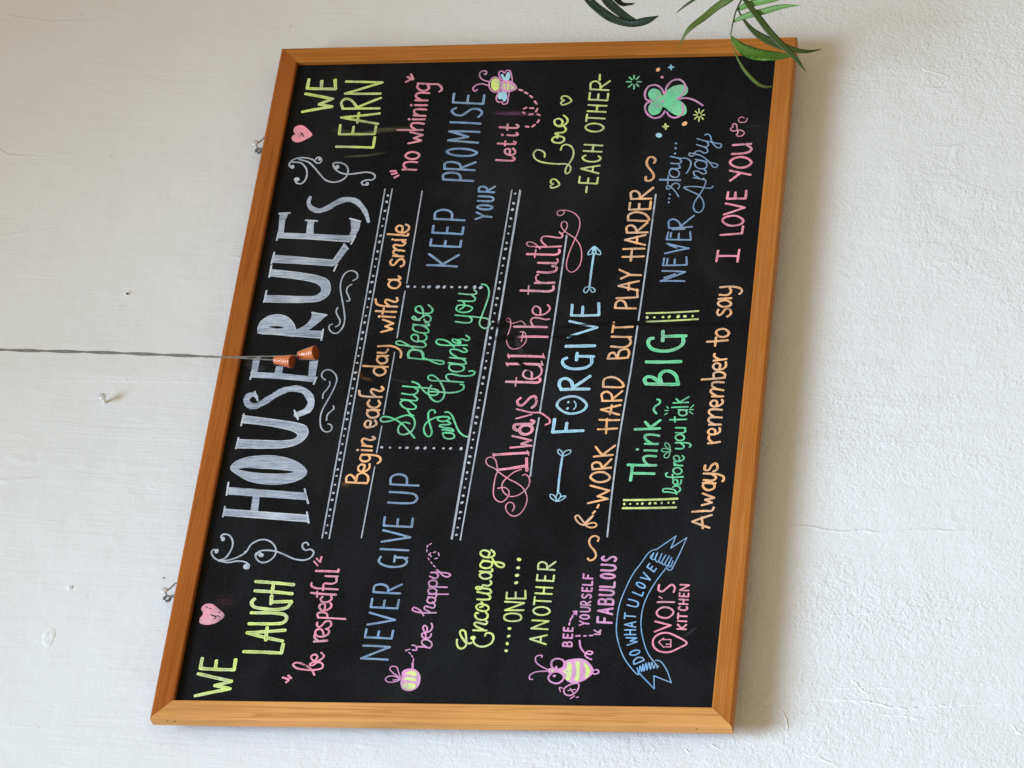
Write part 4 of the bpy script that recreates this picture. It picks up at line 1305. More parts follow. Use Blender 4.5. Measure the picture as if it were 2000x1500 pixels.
 ('bee_yourself_lettering','rose','',"""L25 -4739,-1703 -4734,-1582
C25 -4734,-1582 -4686,-1582 -4677,-1605 -4688,-1631 -4737,-1640
C25 -4737,-1640 -4682,-1639 -4669,-1665 -4684,-1696 -4739,-1703
L25 -4543,-1571 -4604,-1574 -4609,-1695 -4549,-1691
L25 -4606,-1632 -4555,-1629
L25 -4438,-1564 -4490,-1567 -4496,-1688 -4444,-1685
L25 -4493,-1625 -4449,-1623
L20 -4401,-1632 -4358,-1635
L20 -4331,-1640 -4296,-1643
L21 -4287,-1658 -4249,-1664
L21 -4185,-1665 -4178,-1714 -4234,-1712
L21 -4226,-1674 -4181,-1714
L23 -4401,-1772 -4371,-1838 -4334,-1770
L23 -4371,-1838 -4377,-1901
O23 -4265,-1767 -4288,-1788 -4299,-1833 -4292,-1879 -4271,-1897 -4248,-1877 -4237,-1831 -4244,-1786
C23 -4182,-1765 -4185,-1836 -4179,-1881 -4153,-1893 -4125,-1880 -4114,-1834 -4111,-1762
L23 -4079,-1891 -4073,-1761
C24 -4073,-1761 -4031,-1759 -4021,-1789 -4037,-1822 -4076,-1832
L24 -4064,-1829 -4020,-1889
C24 -3903,-1772 -3924,-1756 -3953,-1772 -3958,-1801 -3933,-1821 -3908,-1842 -3914,-1875 -3940,-1886 -3967,-1874
L24 -3793,-1751 -3847,-1753 -3853,-1884 -3799,-1882
L24 -3850,-1816 -3804,-1814
L24 -3749,-1750 -3756,-1880 -3693,-1878
L24 -3574,-1744 -3643,-1746 -3649,-1877
L24 -3646,-1809 -3591,-1807
L31 -4263,-2012 -4349,-2016 -4358,-2214
L31 -4353,-2111 -4285,-2108
L31 -4222,-2209 -4166,-2008 -4129,-2205
L31 -4200,-2138 -4144,-2136
L31 -4069,-2202 -4059,-2004
C31 -4059,-2004 -3994,-2005 -3982,-2044 -3998,-2086 -4064,-2099
C31 -4064,-2099 -3989,-2100 -3973,-2143 -3994,-2193 -4069,-2202
C31 -3909,-1997 -3915,-2107 -3909,-2176 -3879,-2195 -3847,-2174 -3833,-2103 -3828,-1994
L31 -3777,-1992 -3787,-2191 -3701,-2188
O31 -3601,-1984 -3626,-2015 -3640,-2085 -3633,-2155 -3611,-2184 -3586,-2153 -3572,-2083 -3579,-2013
C31 -3510,-1980 -3516,-2090 -3508,-2160 -3475,-2179 -3439,-2157 -3425,-2087 -3419,-1976
C31 -3286,-1997 -3311,-1972 -3345,-1997 -3351,-2041 -3323,-2072 -3294,-2105 -3302,-2156 -3332,-2173 -3364,-2154
L22 -4575,-1741 -4571,-1801
L22 -4574,-1854 -4570,-1884
L22 -4564,-1928 -4560,-1973
L22 -4476,-1984 -4514,-2043 -4475,-2074
L22 -4542,-1997 -4545,-2072 -4479,-2071
C22 -4644,-1801 -4756,-1828 -4834,-1889 -4862,-1982 -4827,-2001 -4816,-1932 -4877,-1901 -4920,-1943 -4945,-1998"""),
 ('bee_drawing','rose','big eyed chalk bee with yellow stripes',"""C17 -4919,-1305 -4893,-1317 -4885,-1278 -4911,-1229 -4989,-1237 -5057,-1313 -5116,-1424
C17 -5265,-1224 -5266,-1186 -5206,-1179 -5153,-1248 -5133,-1426
O25 -5019,-1630 -5067,-1624 -5098,-1584 -5099,-1517 -5069,-1468 -5021,-1453 -4972,-1459 -4941,-1498 -4941,-1566 -4970,-1615
O25 -5234,-1649 -5288,-1626 -5323,-1581 -5323,-1527 -5291,-1465 -5237,-1436 -5182,-1459 -5147,-1504 -5147,-1558 -5179,-1620
G27 -5094,-1425 -5093,-1512 -5114,-1589 -5027,-1655 -5242,-1671 -5149,-1578 -5144,-1503 -5168,-1438
D18 -5072,-1528
D21 -5210,-1517
G27 -4975,-1642 -4940,-1735 -4938,-1885 -5031,-2000 -5134,-2048 -5238,-1976 -5308,-1864 -5313,-1746 -5251,-1664 -5139,-1625
+lime
G27 -5001,-1674 -5000,-1716 -5121,-1747 -5275,-1727 -5259,-1672 -5190,-1687 -5139,-1629 -5087,-1676
G27 -4982,-1785 -4973,-1829 -5136,-1854 -5282,-1854 -5283,-1810 -5137,-1809
G27 -4998,-1899 -5049,-1969 -5117,-1997 -5203,-1980 -5238,-1942 -5118,-1937
G27 -5128,-1459 -5107,-1483 -5127,-1501 -5145,-1485
+rose
D14 -5139,-1674
O20 -5134,-2025 -5107,-2097 -5150,-2117 -5176,-2060
O20 -5325,-1851 -5344,-1749 -5413,-1674 -5490,-1690 -5514,-1767 -5445,-1849 -5359,-1870
L14 -5438,-1729 -5420,-1832
L14 -5404,-1755 -5471,-1800
L14 -5397,-1605 -5457,-1627
L14 -5389,-1612 -5405,-1651
L14 -5566,-1773 -5522,-1828
L14 -5547,-1853 -5538,-1882"""),
 ('ribbon_banner_drawing','banner','blue chalk outline of a curved ribbon banner',"""C14 -3164,-2697 -3203,-2628 -3374,-2532 -3583,-2423 -3810,-2349 -4054,-2293 -4315,-2280 -4500,-2293 -4684,-2341 -4885,-2424 -5049,-2535 -5175,-2658 -5156,-2688
C14 -3457,-2885 -3637,-2782 -3844,-2689 -4050,-2629 -4274,-2611 -4459,-2629 -4643,-2678 -4826,-2751 -4971,-2852 -5043,-2922
L14 -3174,-2706 -2943,-2967 -3144,-2913 -2971,-3119
C14 -2971,-3119 -3219,-3048 -3409,-2985 -3494,-2953 -3504,-2914 -3462,-2889
C14 -3307,-2662 -3221,-2686 -3297,-2645 -3335,-2697 -3211,-2742 -3316,-2712 -3373,-2749 -3230,-2800 -3353,-2771 -3391,-2791 -3249,-2858 -3372,-2813 -3419,-2834 -3267,-2908 -3410,-2857 -3438,-2884 -3296,-2943 -3428,-2907 -3456,-2933 -3352,-2961
L14 -5165,-2681 -5393,-2896 -5190,-2872 -5295,-3118
C14 -5295,-3118 -5079,-3027 -4956,-2929 -4949,-2870
C14 -5066,-2632 -5165,-2665 -5038,-2669 -5128,-2701 -5010,-2705 -5119,-2732 -4991,-2743 -5104,-2770 -4981,-2782 -5090,-2816 -4981,-2821 -5077,-2862 -4998,-2878 -5071,-2909"""),
 ('do_what_you_love_lettering','banner','',"""L20 -4948,-2716 -5015,-2586
C20 -5015,-2586 -4962,-2575 -4908,-2618 -4906,-2684 -4948,-2716
O20 -4852,-2512 -4868,-2540 -4862,-2589 -4835,-2631 -4805,-2642 -4788,-2614 -4795,-2565 -4821,-2523
L20 -4711,-2463 -4656,-2592 -4644,-2497 -4597,-2579 -4594,-2436
L20 -4545,-2409 -4543,-2562
L20 -4471,-2402 -4469,-2555
L20 -4548,-2486 -4466,-2478
L20 -4425,-2551 -4384,-2393 -4340,-2542
L20 -4409,-2495 -4357,-2490
L20 -4290,-2383 -4197,-2381
L20 -4243,-2382 -4256,-2532
C20 -4069,-2397 -4092,-2478 -4096,-2532 -4065,-2551 -4027,-2540 -4001,-2490 -3978,-2408
L20 -3863,-2452 -3925,-2589 -3866,-2604
O20 -3717,-2492 -3748,-2504 -3782,-2545 -3797,-2592 -3786,-2618 -3754,-2607 -3721,-2566 -3706,-2518
L20 -3623,-2539 -3663,-2678 -3542,-2573
L20 -3396,-2641 -3452,-2613 -3532,-2716 -3476,-2745
L20 -3490,-2662 -3443,-2687"""),
 ('kitchen_sign_lettering','pink','',"""L26 -4494,-2815 -4390,-3027 -4328,-2807
O26 -4186,-3044 -4238,-3017 -4270,-2971 -4271,-2909 -4240,-2840 -4188,-2814 -4137,-2840 -4105,-2887 -4104,-2949 -4135,-3018
L26 -4021,-2810 -4019,-3041
L19 -3933,-2826 -3959,-2868
C27 -3740,-2808 -3824,-2807 -3852,-2858 -3786,-2924 -3739,-2983 -3785,-3028 -3860,-3018
L23 -4447,-3120 -4453,-3242
L23 -4374,-3118 -4451,-3191
L23 -4441,-3181 -4376,-3239
L23 -4319,-3116 -4325,-3238
L23 -4284,-3115 -4195,-3112
L23 -4239,-3113 -4245,-3235
C23 -4088,-3127 -4104,-3109 -4131,-3122 -4148,-3172 -4136,-3220 -4110,-3231 -4092,-3214
L23 -4045,-3107 -4051,-3230
L23 -3975,-3105 -3981,-3228
L23 -4051,-3169 -3974,-3166
L23 -3868,-3102 -3922,-3103 -3928,-3226 -3875,-3224
L23 -3925,-3162 -3879,-3161
L23 -3831,-3223 -3824,-3100 -3743,-3220 -3737,-3098
O25 -4673,-3271 -4565,-3122 -4511,-2991 -4530,-2882 -4614,-2810 -4734,-2829 -4806,-2923 -4813,-3050 -4748,-3171
L15 -4741,-2965 -4659,-2886 -4594,-2951
L15 -4616,-2945 -4615,-3048 -4731,-3059 -4732,-2972
L15 -4691,-2992 -4690,-3055"""),
]

# ------------------------------------------------------------ wall (the setting)
def build_wall():
    bm = bmesh.new()
    q = [(-5, -3), (5, -3), (5, 3.2), (-5, 3.2)]
    f = [bm.verts.new((x, 0, z)) for x, z in q]
    b = [bm.verts.new((x, 0.12, z)) for x, z in q]
    bm.faces.new(f)
    bm.faces.new(b[::-1])
    for i in range(4):
        j = (i + 1) % 4
        bm.faces.new((f[j], f[i], b[i], b[j]))
    o = from_bm('wall', bm, M['wall'], smooth=False)
    o.location = (0, WALL, 0)
    return tag(o, 'white brush painted plaster wall behind the chalkboard', 'wall')


wall = build_wall()
RIDGES = [
 ([(0.0055, 0.7369), (0.0013, 0.6528), (-0.0010, 0.5500), (-0.0036, 0.4075)], 0.0035, 0.0007),
 ([(-0.5260, -0.4650), (-0.5294, -0.5065), (-0.5324, -0.5682), (-0.5436, -0.6165), (-0.5371, -0.6771), (-0.5333, -0.7713)], 0.0022, 0.0016),
 ([(-0.5414, -0.4007), (-0.5426, -0.4250), (-0.5461, -0.4562), (-0.5578, -0.4639), (-0.5815, -0.4670), (-0.5971, -0.4736)], 0.0020, 0.0014),
 ([(-0.5135, -0.5054), (-0.5103, -0.5600), (-0.5117, -0.6284)], 0.0018, 0.0012),
 ([(-0.4969, -0.5455), (-0.5260, -0.5747)], 0.0016, 0.0012),
 ([(-0.4049, -0.4561), (-0.3960, -0.5321), (-0.3911, -0.6080)], 0.0015, 0.0009),
 ([(0.5740, -0.5771), (0.5580, -0.6123), (0.5424, -0.6397)], 0.0025, 0.0013),
 ([(0.6636, -0.6992), (0.6402, -0.7330)], 0.0020, 0.0010),
 ([(-0.5647, -0.7644), (-0.5763, -0.7702), (-0.5793, -0.7790)], 0.0030, 0.0025),
 ([(-0.6036, -0.3267), (-0.6152, -0.3380), (-0.6029, -0.3679), (-0.6143, -0.3895)], 0.0020, 0.0013),
 ([(-0.6125, -0.4850), (-0.6198, -0.5127), (-0.6348, -0.5408)], 0.0020, 0.0013),
 ([(-0.6241, 0.5110), (-0.6268, 0.4760)], 0.0020, 0.0011),
 ([(-0.1885, 0.5162), (-0.1929, 0.4770), (-0.1955, 0.4498)], 0.0018, 0.0008),
 ([(-0.2777, 0.6609), (-0.2687, 0.6242), (-0.2729, 0.5926)], 0.0018, 0.0007),
 ([(-0.5254, -0.4029), (-0.5265, -0.4375), (-0.5322, -0.4792)], 0.0018, 0.0012),
 ([(-0.5521, -0.5762), (-0.5552, -0.6307), (-0.5640, -0.6650)], 0.0020, 0.0012),
 ([(-0.3221, -0.4642), (-0.3115, -0.5617), (-0.3085, -0.6312)], 0.0014, 0.0007),
]


def on_wall(x, z):
    p = B(x, z, -WALL)
    return Vector((p.x, 0, p.z))             # in the wall's own frame


def blob(name, cx, cz, rx, rz, h, mat, seed, rings=7, n=26, dent=0.0):
    rnd = random.Random(seed)
    bm = bmesh.new()
    ph = [rnd.uniform(0, 6.28) for _ in range(4)]
    c = on_wall(cx, cz)
    top = bm.verts.new(c + Vector((0, -h * (1 - dent), 0)))
    prev = None
    for r in range(1, rings + 1):
        q = r / rings
        prof = h * (1 - q ** 3) * (1 - dent * (1 - q)) if r < rings else -0.0006
        ring = []
        for k in range(n):
            a = 2 * math.pi * k / n
            wob = 1 + 0.16 * math.sin(2 * a + ph[0]) + 0.10 * math.sin(3 * a + ph[1]) + 0.06 * math.sin(5 * a + ph[2])
            ring.append(bm.verts.new(c + Vector((rx * q * wob * math.cos(a), -prof * (1 + 0.3 * math.sin(a * 3 + ph[3] + q * 3)) if r < rings else 0.0006,
                                                 rz * q * wob * math.sin(a)))))
        for k in range(n):
            if prev is None:
                bm.faces.new((top, ring[k], ring[(k + 1) % n]))
            else:
                bm.faces.new((prev[k], ring[k], ring[(k + 1) % n], prev[(k + 1) % n]))
        prev = ring
    return from_bm(name, bm, mat, wall)


tag(blob('plaster_patch', -0.4453, 0.5861, 0.015, 0.012, 0.0012, M['wall'], 3, dent=0.6), 'round lumpy patch of old filler')
tag(blob('plaster_patch', -0.3624, 0.5703, 0.0052, 0.0042, 0.0017, M['wall'], 5), 'small raised paint lump')
blob('screw_hole', 0.1605, 0.5795, 0.0058, 0.0056, 0.0011, M['wall'], 9, dent=0.35)


def disc(bm, c, r, out, n=20):
    vs = [bm.verts.new(c + Vector((r * math.cos(2 * math.pi * k / n), -out, r * math.sin(2 * math.pi * k / n)))) for k in range(n)]
    bm.faces.new(vs)


bm = bmesh.new()
disc(bm, on_wall(0.1590, 0.5795), 0.0019, 0.0017)
tag(from_bm('screw_hole', bm, M['dark'], wall), 'dark hole in a filled wall plug')
bm = bmesh.new()
disc(bm, on_wall(-0.3449, 0.4352), 0.0012, 0.0006)
from_bm('screw_hole', bm, M['dark'], wall)

def ridge(name, pts, w, h, seed):
    rnd = random.Random(seed)
    P = []
    for a, c in zip(pts, pts[1:]):
        m = max(1, int(math.hypot(c[0] - a[0], c[1] - a[1]) / 0.004))
        for s in range(m):
            t = s / m
            P.append((a[0] + (c[0] - a[0]) * t + rnd.gauss(0, 0.0008), a[1] + (c[1] - a[1]) * t + rnd.gauss(0, 0.0008)))
    P.append(pts[-1])
    bm = bmesh.new()
    prev = None
    n = len(P)
    for i, p in enumerate(P):
        a, c = P[max(i - 1, 0)], P[min(i + 1, n - 1)]
        dx, dz = c[0] - a[0], c[1] - a[1]
        m = math.hypot(dx, dz) or 1
        env = min(1.0, 4 * min(i, n - 1 - i) / n + 0.05) * rnd.uniform(0.25, 1.0)
        ww = w * rnd.uniform(0.5, 1.2)
        q = [on_wall(p[0] + s * dz / m * ww, p[1] - s * dx / m * ww) + Vector((0, -o, 0)) for s, o in ((-1, -0.0003), (-0.25, h * env), (0.25, h * env * 0.9), (1, -0.0003))]
        row = [bm.verts.new(v) for v in q]
        if prev:
            for k in range(3):
                bm.faces.new((prev[k], prev[k + 1], row[k + 1], row[k]))
        prev = row
    return from_bm(name, bm, M['wall'], wall)


for i, (P, w, h) in enumerate(RIDGES):
    ridge('trowel_ridge', P, w, h, i)

# painted-over screw standing out of the wall
c = on_wall(-0.0400, 0.5780)
p0 = wall.matrix_world @ c
stub = bpy.data.objects.new('painted_screw', None)
COL.objects.link(stub)
stub.location = (p0.x, WALL, p0.z)
tag(stub, 'white painted screw sticking out of the wall above the heading letters', 'screw')
OUTV = Vector((0, -1, 0))
bm = bmesh.new()
tube(bm, [(0, 0.004, 0), (0, -0.013, 0)], 0.0024, 12)
from_bm('shank', bm, M['wall'], stub)
bm = bmesh.new()
tube(bm, [(0, -0.013, 0), (0, -0.0145, 0), (0, -0.0165, 0), (0, -0.0172, 0)], [0.0026, 0.0054, 0.0056, 0.0040], 18)
tube(bm, [(-0.003, -0.0172, 0.0012), (0.003, -0.0172, -0.0012)], 0.0006, 6)
from_bm('screw_head', bm, M['zinc'], stub)

# ------------------------------------------------------------ chalkboard
board = bpy.data.objects.new('chalkboard', None)
COL.objects.link(board)
board.rotation_euler = (0, ROLL, 0)
tag(board, 'black chalkboard in a varnished orange wood frame covered with coloured house rules', 'chalkboard')


def rail(name, i, mat):
    """One mitred rail; i picks the side: 0 top, 1 right, 2 bottom, 3 left."""
    prof = [(0.004, -DEPTH), (0.0003, -DEPTH), (0, -DEPTH + 0.0006), (0, -0.0034), (0.0006, -0.0016), (0.0018, -0.0004), (0.0034, 0), (RAIL - 0.0022, 0),
            (RAIL - 0.0009, -0.0004), (RAIL, -0.0014), (RAIL, -0.0125), (0.004, -0.0125)]
    cs = [(-1, 1), (1, 1), (1, -1), (-1, -1)]
    a, b = cs[i], cs[(i + 1) % 4]
    gap = 0.00025
    bm = bmesh.new()
    uvl = bm.loops.layers.uv.new('UVMap')
    A, Bv = [], []
    axis = Vector((b[0] - a[0], 0, b[1] - a[1])).normalized() * gap
    for d, o in prof:
        A.append(bm.verts.new(Vector((a[0] * (BW / 2 - d), -o, a[1] * (BH / 2 - d))) + axis))
        Bv.append(bm.verts.new(Vector((b[0] * (BW / 2 - d), -o, b[1] * (BH / 2 - d))) - axis))
    n = len(prof)
    per = [0]
    for k in range(1, n):
        per.append(per[-1] + math.hypot(prof[k][0] - prof[k - 1][0], prof[k][1] - prof[k - 1][1]))
    L = (A[0].co - Bv[0].co).length
    for k in range(n):
        j = (k + 1) % n
        f = bm.faces.new((A[k], A[j], Bv[j], Bv[k]))
        vk, vj = per[k], per[j] if j else per[k] + 0.008
        for lp, uv in zip(f.loops, ((0, vk), (0, vj), (L, vj), (L, vk))):
            lp[uvl].uv = (uv[0] + i * 2.7, uv[1])
    for ring in (A[::-1], Bv):
        f = bm.faces.new(ring)
        for lp in f.loops:
            lp[uvl].uv = (lp.vert.co.x * 0.1 + i * 2.7, lp.vert.co.y)
    o = from_bm(name, bm, mat, board, smooth=False)
    return o


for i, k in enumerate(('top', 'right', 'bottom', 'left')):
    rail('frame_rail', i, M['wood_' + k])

# writing panel: a thin sheet held in the rebate of the frame
bm = bmesh.new()
ix, iz = BW / 2 - RAIL + 0.004, BH / 2 - RAIL + 0.004
pf = [bm.verts.new((x, -PANEL, z)) for x, z in ((-ix, -iz), (ix, -iz), (ix, iz), (-ix, iz))]
pb = [bm.verts.new((v.co.x, v.co.y + 0.0035, v.co.z)) for v in pf]
bm.faces.new(pf)
bm.faces.new(pb[::-1])
for i in range(4):
    bm.faces.new((pf[(i + 1) % 4], pf[i], pb[i], pb[(i + 1) % 4]))
panel = from_bm('writing_panel', bm, M['board'], board, smooth=False)

# pin holes in the left rail near the corners
for x, z in ((-0.6, 0.377), (-0.6, 0.366), (-0.6, -0.352)):
    bm = bmesh.new()
    vs = [bm.verts.new((x - 0.0002, 0.0085 + 0.0011 * math.cos(k), z + 0.0013 * math.sin(k))) for k in [q * 0.785 for q in range(8)]]
    bm.faces.new(vs)
    from_bm('pin_hole', bm, M['dark'], board)


# hanging plates behind the top rail, and the screws that carry them
def hanging_plate(x, z):
    bm = bmesh.new()
    n = 22
    y = 0.031
    rings = []
    for r, yy in ((0.0020, y - 0.0008), (0.0058, y - 0.0008), (0.0058, y + 0.0008), (0.0020, y + 0.0008)):
        rings.append([bm.verts.new((x + r * math.cos(2 * math.pi * k / n), yy, z + r * 1.08 * math.sin(2 * math.pi * k / n))) for k in range(n)])
    for a, b in zip(rings, rings[1:] + rings[:1]):
        for k in range(n):
            bm.faces.new((a[k], a[(k + 1) % n], b[(k + 1) % n], b[k]))
    tube(bm, [(x + 0.003, y, z - 0.004), (x + 0.004, y - 0.004, z - 0.02), (x + 0.004, y - 0.0105, z - 0.04)], [0.0016, 0.0022, 0.0026], 8)
    return from_bm('hanging_plate', bm, M['steel'], board)


def hang_wire(x, z):
    bm = bmesh.new()
    tube(bm, [(x - 0.001, 0.029, z - 0.001), (x + 0.006, 0.029, z - 0.008), (x + 0.012, 0.027, z - 0.014), (x + 0.014, 0.0225, z - 0.030)], 0.0011, 8)
    return from_bm('hanging_wire', bm, M['steel'], board)


for (px, pz), (sx, sz), lab in (((-0.3885, 0.4195), (-0.3775, 0.4245), 'bright screw behind the frame above the LAUGH lettering'),
                               ((0.4205, 0.4150), (0.4330, 0.4215), 'bright screw behind the frame above the word LEARN')):
    hanging_plate(px, pz)
    hang_wire(sx, sz)
    s = bpy.data.objects.new('hanging_screw', None)
    COL.objects.link(s)
    p = B(sx, sz, 0)
    s.location = (p.x, 0.0, p.z)
    tag(s, lab, 'screw', 'screws the chalkboard hangs from')
    bm = bmesh.new()
    tube(bm, [(0, WALL + 0.01, 0), (0, 0.028, 0)], 0.0019, 12)
    from_bm('shank', bm, M['zinc'], s)
    bm = bmesh.new()
    tube(bm, [(0, 0.0285, 0), (0, 0.027, 0), (0, 0.0255, 0), (0, 0.0248, 0)], [0.0022, 0.0052, 0.0052, 0.0034], 18)
    from_bm('screw_head', bm, M['zinc'], s)


# ------------------------------------------------------------ chalk writing
def spline(P, closed=False, step=0.0014):
    n = len(P)
    if n < 3 and not closed:
        return P
    out = []
    segs = n if closed else n - 1
    for i in range(segs):
        p1, p2 = P[i], P[(i + 1) % n]
        p0 = P[i - 1] if (closed or i > 0) else tuple(2 * a - b for a, b in zip(p1, p2))
        p3 = P[(i + 2) % n] if (closed or i + 2 < n) else tuple(2 * a - b for a, b in zip(p2, p1))
        # centripetal parametrisation: no overshoot where traced points bunch up
        def dist(a, b):
            return max(math.hypot(a[0] - b[0], a[1] - b[1]), 1e-6) ** 0.5
        t0, t1 = 0.0, dist(p0, p1)
        t2 = t1 + dist(p1, p2)
        t3 = t2 + dist(p2, p3)
        k = max(2, int(math.hypot(p2[0] - p1[0], p2[1] - p1[1]) / step))
        for s in range(k):
            t = t1 + (t2 - t1) * s / k
            def lerp(a, b, ta, tb):
                return tuple(x + (y - x) * (t - ta) / (tb - ta) for x, y in zip(a, b))
            a1, a2, a3 = lerp(p0, p1, t0, t1), lerp(p1, p2, t1, t2), lerp(p2, p3, t2, t3)
            b1, b2 = lerp(a1, a2, t0, t2), lerp(a2, a3, t1, t3)
            out.append(lerp(b1, b2, t1, t2))
    if not closed:
        out.append(P[-1])
    return out


class Chalk:
    def __init__(self):
        self.v, self.f, self.uv, self.mi = [], [], [], []
        self.k, self.lay = 0, 9

    def vert(self, x, z, o):
        self.v.append((x, -o, z))
        return len(self.v) - 1

    def face(self, idx, uvs, mi):
        self.f.append(idx)
        self.uv.append(uvs)
        self.mi.append(mi)

    def ribbon(self, P, W, mi, closed=False, rnd=random):
        o = 0.00010 + (self.k % self.lay) * 0.00004 + PANEL
        self.k += 1
        n = len(P)
        if n < 2:
            return
        W = W if isinstance(W, list) else [W] * n
        ph = rnd.uniform(0, 6.28)
        L = 0.0
        left, right, us = [], [], []
        for i in range(n):
            a = P[i - 1] if (i or closed) else P[i]
            b = P[(i + 1) % n] if (i + 1 < n or closed) else P[i]
            dx, dz = b[0] - a[0], b[1] - a[1]
            m = math.hypot(dx, dz) or 1e-9
            nx, nz = -dz / m, dx / m
            if i:
                L += math.hypot(P[i][0] - P[i - 1][0], P[i][1] - P[i - 1][1])
            w = W[i] * 0.5 * (1 + 0.07 * math.sin(L * 260 + ph) + 0.04 * math.sin(L * 811 + ph * 2))
            oo = o + 0.00003 * i / n
            left.append(self.vert(P[i][0] + nx * w, P[i][1] + nz * w, oo))
            right.append(self.vert(P[i][0] - nx * w, P[i][1] - nz * w, oo))
            us.append(L)
        rng = range(n) if closed else range(n - 1)
        for i in rng:
            j = (i + 1) % n
            u0, u1 = us[i], us[j] if j else us[i] + 0.001
            self.face((left[i], right[i], right[j], left[j]), ((-1, u0), (1, u0), (1, u1), (-1, u1)), mi)
        if not closed:
            for e, d in ((0, -1), (n - 1, 1)):
                a, b = (P[0], P[1]) if e == 0 else (P[-1], P[-2])
                dx, dz = a[0] - b[0], a[1] - b[1]
                m = math.hypot(dx, dz) or 1e-9
                dx, dz = dx / m, dz / m
                w = W[e] * 0.5
                oo = self.v[left[e]][1] * -1
                fan = [left[e]] if e else [right[e]]
                for s in range(1, 6):
                    t = math.pi * s / 6
                    # from left, round the tip, to right
                    cx, cz = (-dz, dx)
                    fan.append(self.vert(a[0] + cx * w * math.cos(t) + dx * w * math.sin(t) * 0.8,
                                         a[1] + cz * w * math.cos(t) + dz * w * math.sin(t) * 0.8, oo))
                fan.append(right[e] if e else left[e])
                self.face(tuple(fan), tuple((0.9 if s in (0, 6) else 1.0, us[e]) for s in range(len(fan))), mi)

    def poly(self, P, mi, hole=None):
        o = 0.00010 + (self.k % self.lay) * 0.00004 + PANEL
        self.k += 1
        loops = [P] + ([hole] if hole else [])
        flat = [p for l in loops for p in l]
        ids = [self.vert(p[0], p[1], o) for p in flat]
        for tri in tessellate_polygon([[Vector((p[0], p[1], 0)) for p in l] for l in loops]):
            self.face(tuple(ids[i] for i in tri), ((0.5, 0),) * 3, mi)

    def dot(self, p, r, mi, rnd=random):
        ph = rnd.uniform(0, 6.28)
        P = [(p[0] + r * (1 + 0.12 * math.sin(2 * a + ph)) * math.cos(a) * 1.05, p[1] + r * (1 + 0.12 * math.sin(2 * a + ph)) * math.sin(a))
             for a in [q * 2 * math.pi / 14 for q in range(14)]]
        self.poly(P, mi)

    def build(self, name, mats, parent):
        me = bpy.data.meshes.new(name)
        me.from_pydata(self.v, [], self.f)
        uvl = me.uv_layers.new(name='UVMap')
        i = 0
        for uvs in self.uv:
            for uv in uvs:
                uvl.data[i].uv = uv
                i += 1
        for p, mi in zip(me.polygons, self.mi):
            p.material_index = mi
        # every stroke faces the room
        bm = bmesh.new()
        bm.from_mesh(me)
        bm.normal_update()
        bmesh.ops.reverse_faces(bm, faces=[f for f in bm.faces if f.normal.y > 0])
        bm.to_mesh(me)
        bm.free()
        return link(name, me, mats, parent)


def P_(s):
    return [tuple(int(a) * 1e-4 for a in q.split(',')) for q in s.split()]


for name, col, label, data in CHALK:
    ch = Chalk()
    rnd = random.Random(name + label)
    if 'drawing' in name:
        ch.lay = 60                       # fills and outlines lie one on top of the other
    else:
        ch.k = rnd.randrange(9)
    mats = [M[col]]
    keys = [col]
    mi = 0
    for ln in data.split('\n'):
        if ln[0] == '+':
            if ln[1:] not in keys:
                keys.append(ln[1:])
                mats.append(M[ln[1:]])
            mi = keys.index(ln[1:])
            continue
        head, rest = ln.split(' ', 1)
        k, w = head[0], int(head[1:]) * 1e-4
        if k == 'L':
            P = P_(rest)
            for a, b in zip(P, P[1:]):
                m = max(2, int(math.hypot(b[0] - a[0], b[1] - a[1]) / 0.004))
                bow = rnd.uniform(-0.012, 0.012) if w > 0.0021 else 0.0
                seg = []
                for s in range(m + 1):
                    t = s / m
                    q = bow * math.sin(math.pi * t)
                    seg.append((a[0] + (b[0] - a[0]) * t - (b[1] - a[1]) * q, a[1] + (b[1] - a[1]) * t + (b[0] - a[0]) * q))
                ch.ribbon(seg, w, mi, rnd=rnd)
        elif k == 'C':
            ch.ribbon(spline(P_(rest)), w, mi, rnd=rnd)
        elif k == 'O':
            ch.ribbon(spline(P_(rest), True), w, mi, closed=True, rnd=rnd)
        elif k == 'V':
            q = [tuple(int(a) * 1e-4 for a in r.split(',')) for r in rest.split()]
            sp = spline(q)
            ch.ribbon([p[:2] for p in sp], [p[2] for p in sp], mi, rnd=rnd)
        elif k == 'F':
            ch.poly(P_(rest), mi)
        elif k == 'G':
            ch.poly(spline(P_(rest), True, 0.002), mi)
        elif k == 'J':
            a, b = rest.split(';')
            ch.poly(spline(P_(a), True, 0.003), mi, spline(P_(b), True, 0.003))
        elif k == 'D':
            ch.dot(P_(rest)[0], w, mi, rnd)
    o = ch.build(name, mats, panel)
    if label:
        o['label'] = label


# smears of wiped chalk and dried drips of water on the panel
def mat_smear(name, col, dens, stretch):
    t = NT(name)
    t.set(col, 0.9 if sum(col[:3]) > 0.1 else 0.35, 0.2)
    tc = t.n('ShaderNodeTexCoord')
    sep = t.n('ShaderNodeSeparateXYZ')
    t.l(tc.outputs['UV'], sep.inputs[0])
    fx = t.math('SUBTRACT', 1.0, t.math('POWER', t.math('ABSOLUTE', sep.outputs['X']), 1.6))
    fy = t.math('SUBTRACT', 1.0, t.math('POWER', t.math('ABSOLUTE', sep.outputs['Y']), 2.2))
    n = t.noise(t.coord(stretch), 1.0, 4, 0.6, 0.3)
    n2 = t.n('ShaderNodeMapRange')
    n2.inputs['From Min'].default_value = 0.30
    n2.inputs['From Max'].default_value = 0.72
    t.l(n, n2.inputs['Value'])
    a = t.math('MULTIPLY', t.math('MULTIPLY', fx, fy), n2.outputs['Result'])
    a = t.math('MULTIPLY', a, dens)
    t.l(a, t.b.inputs['Alpha'])
    return t.m


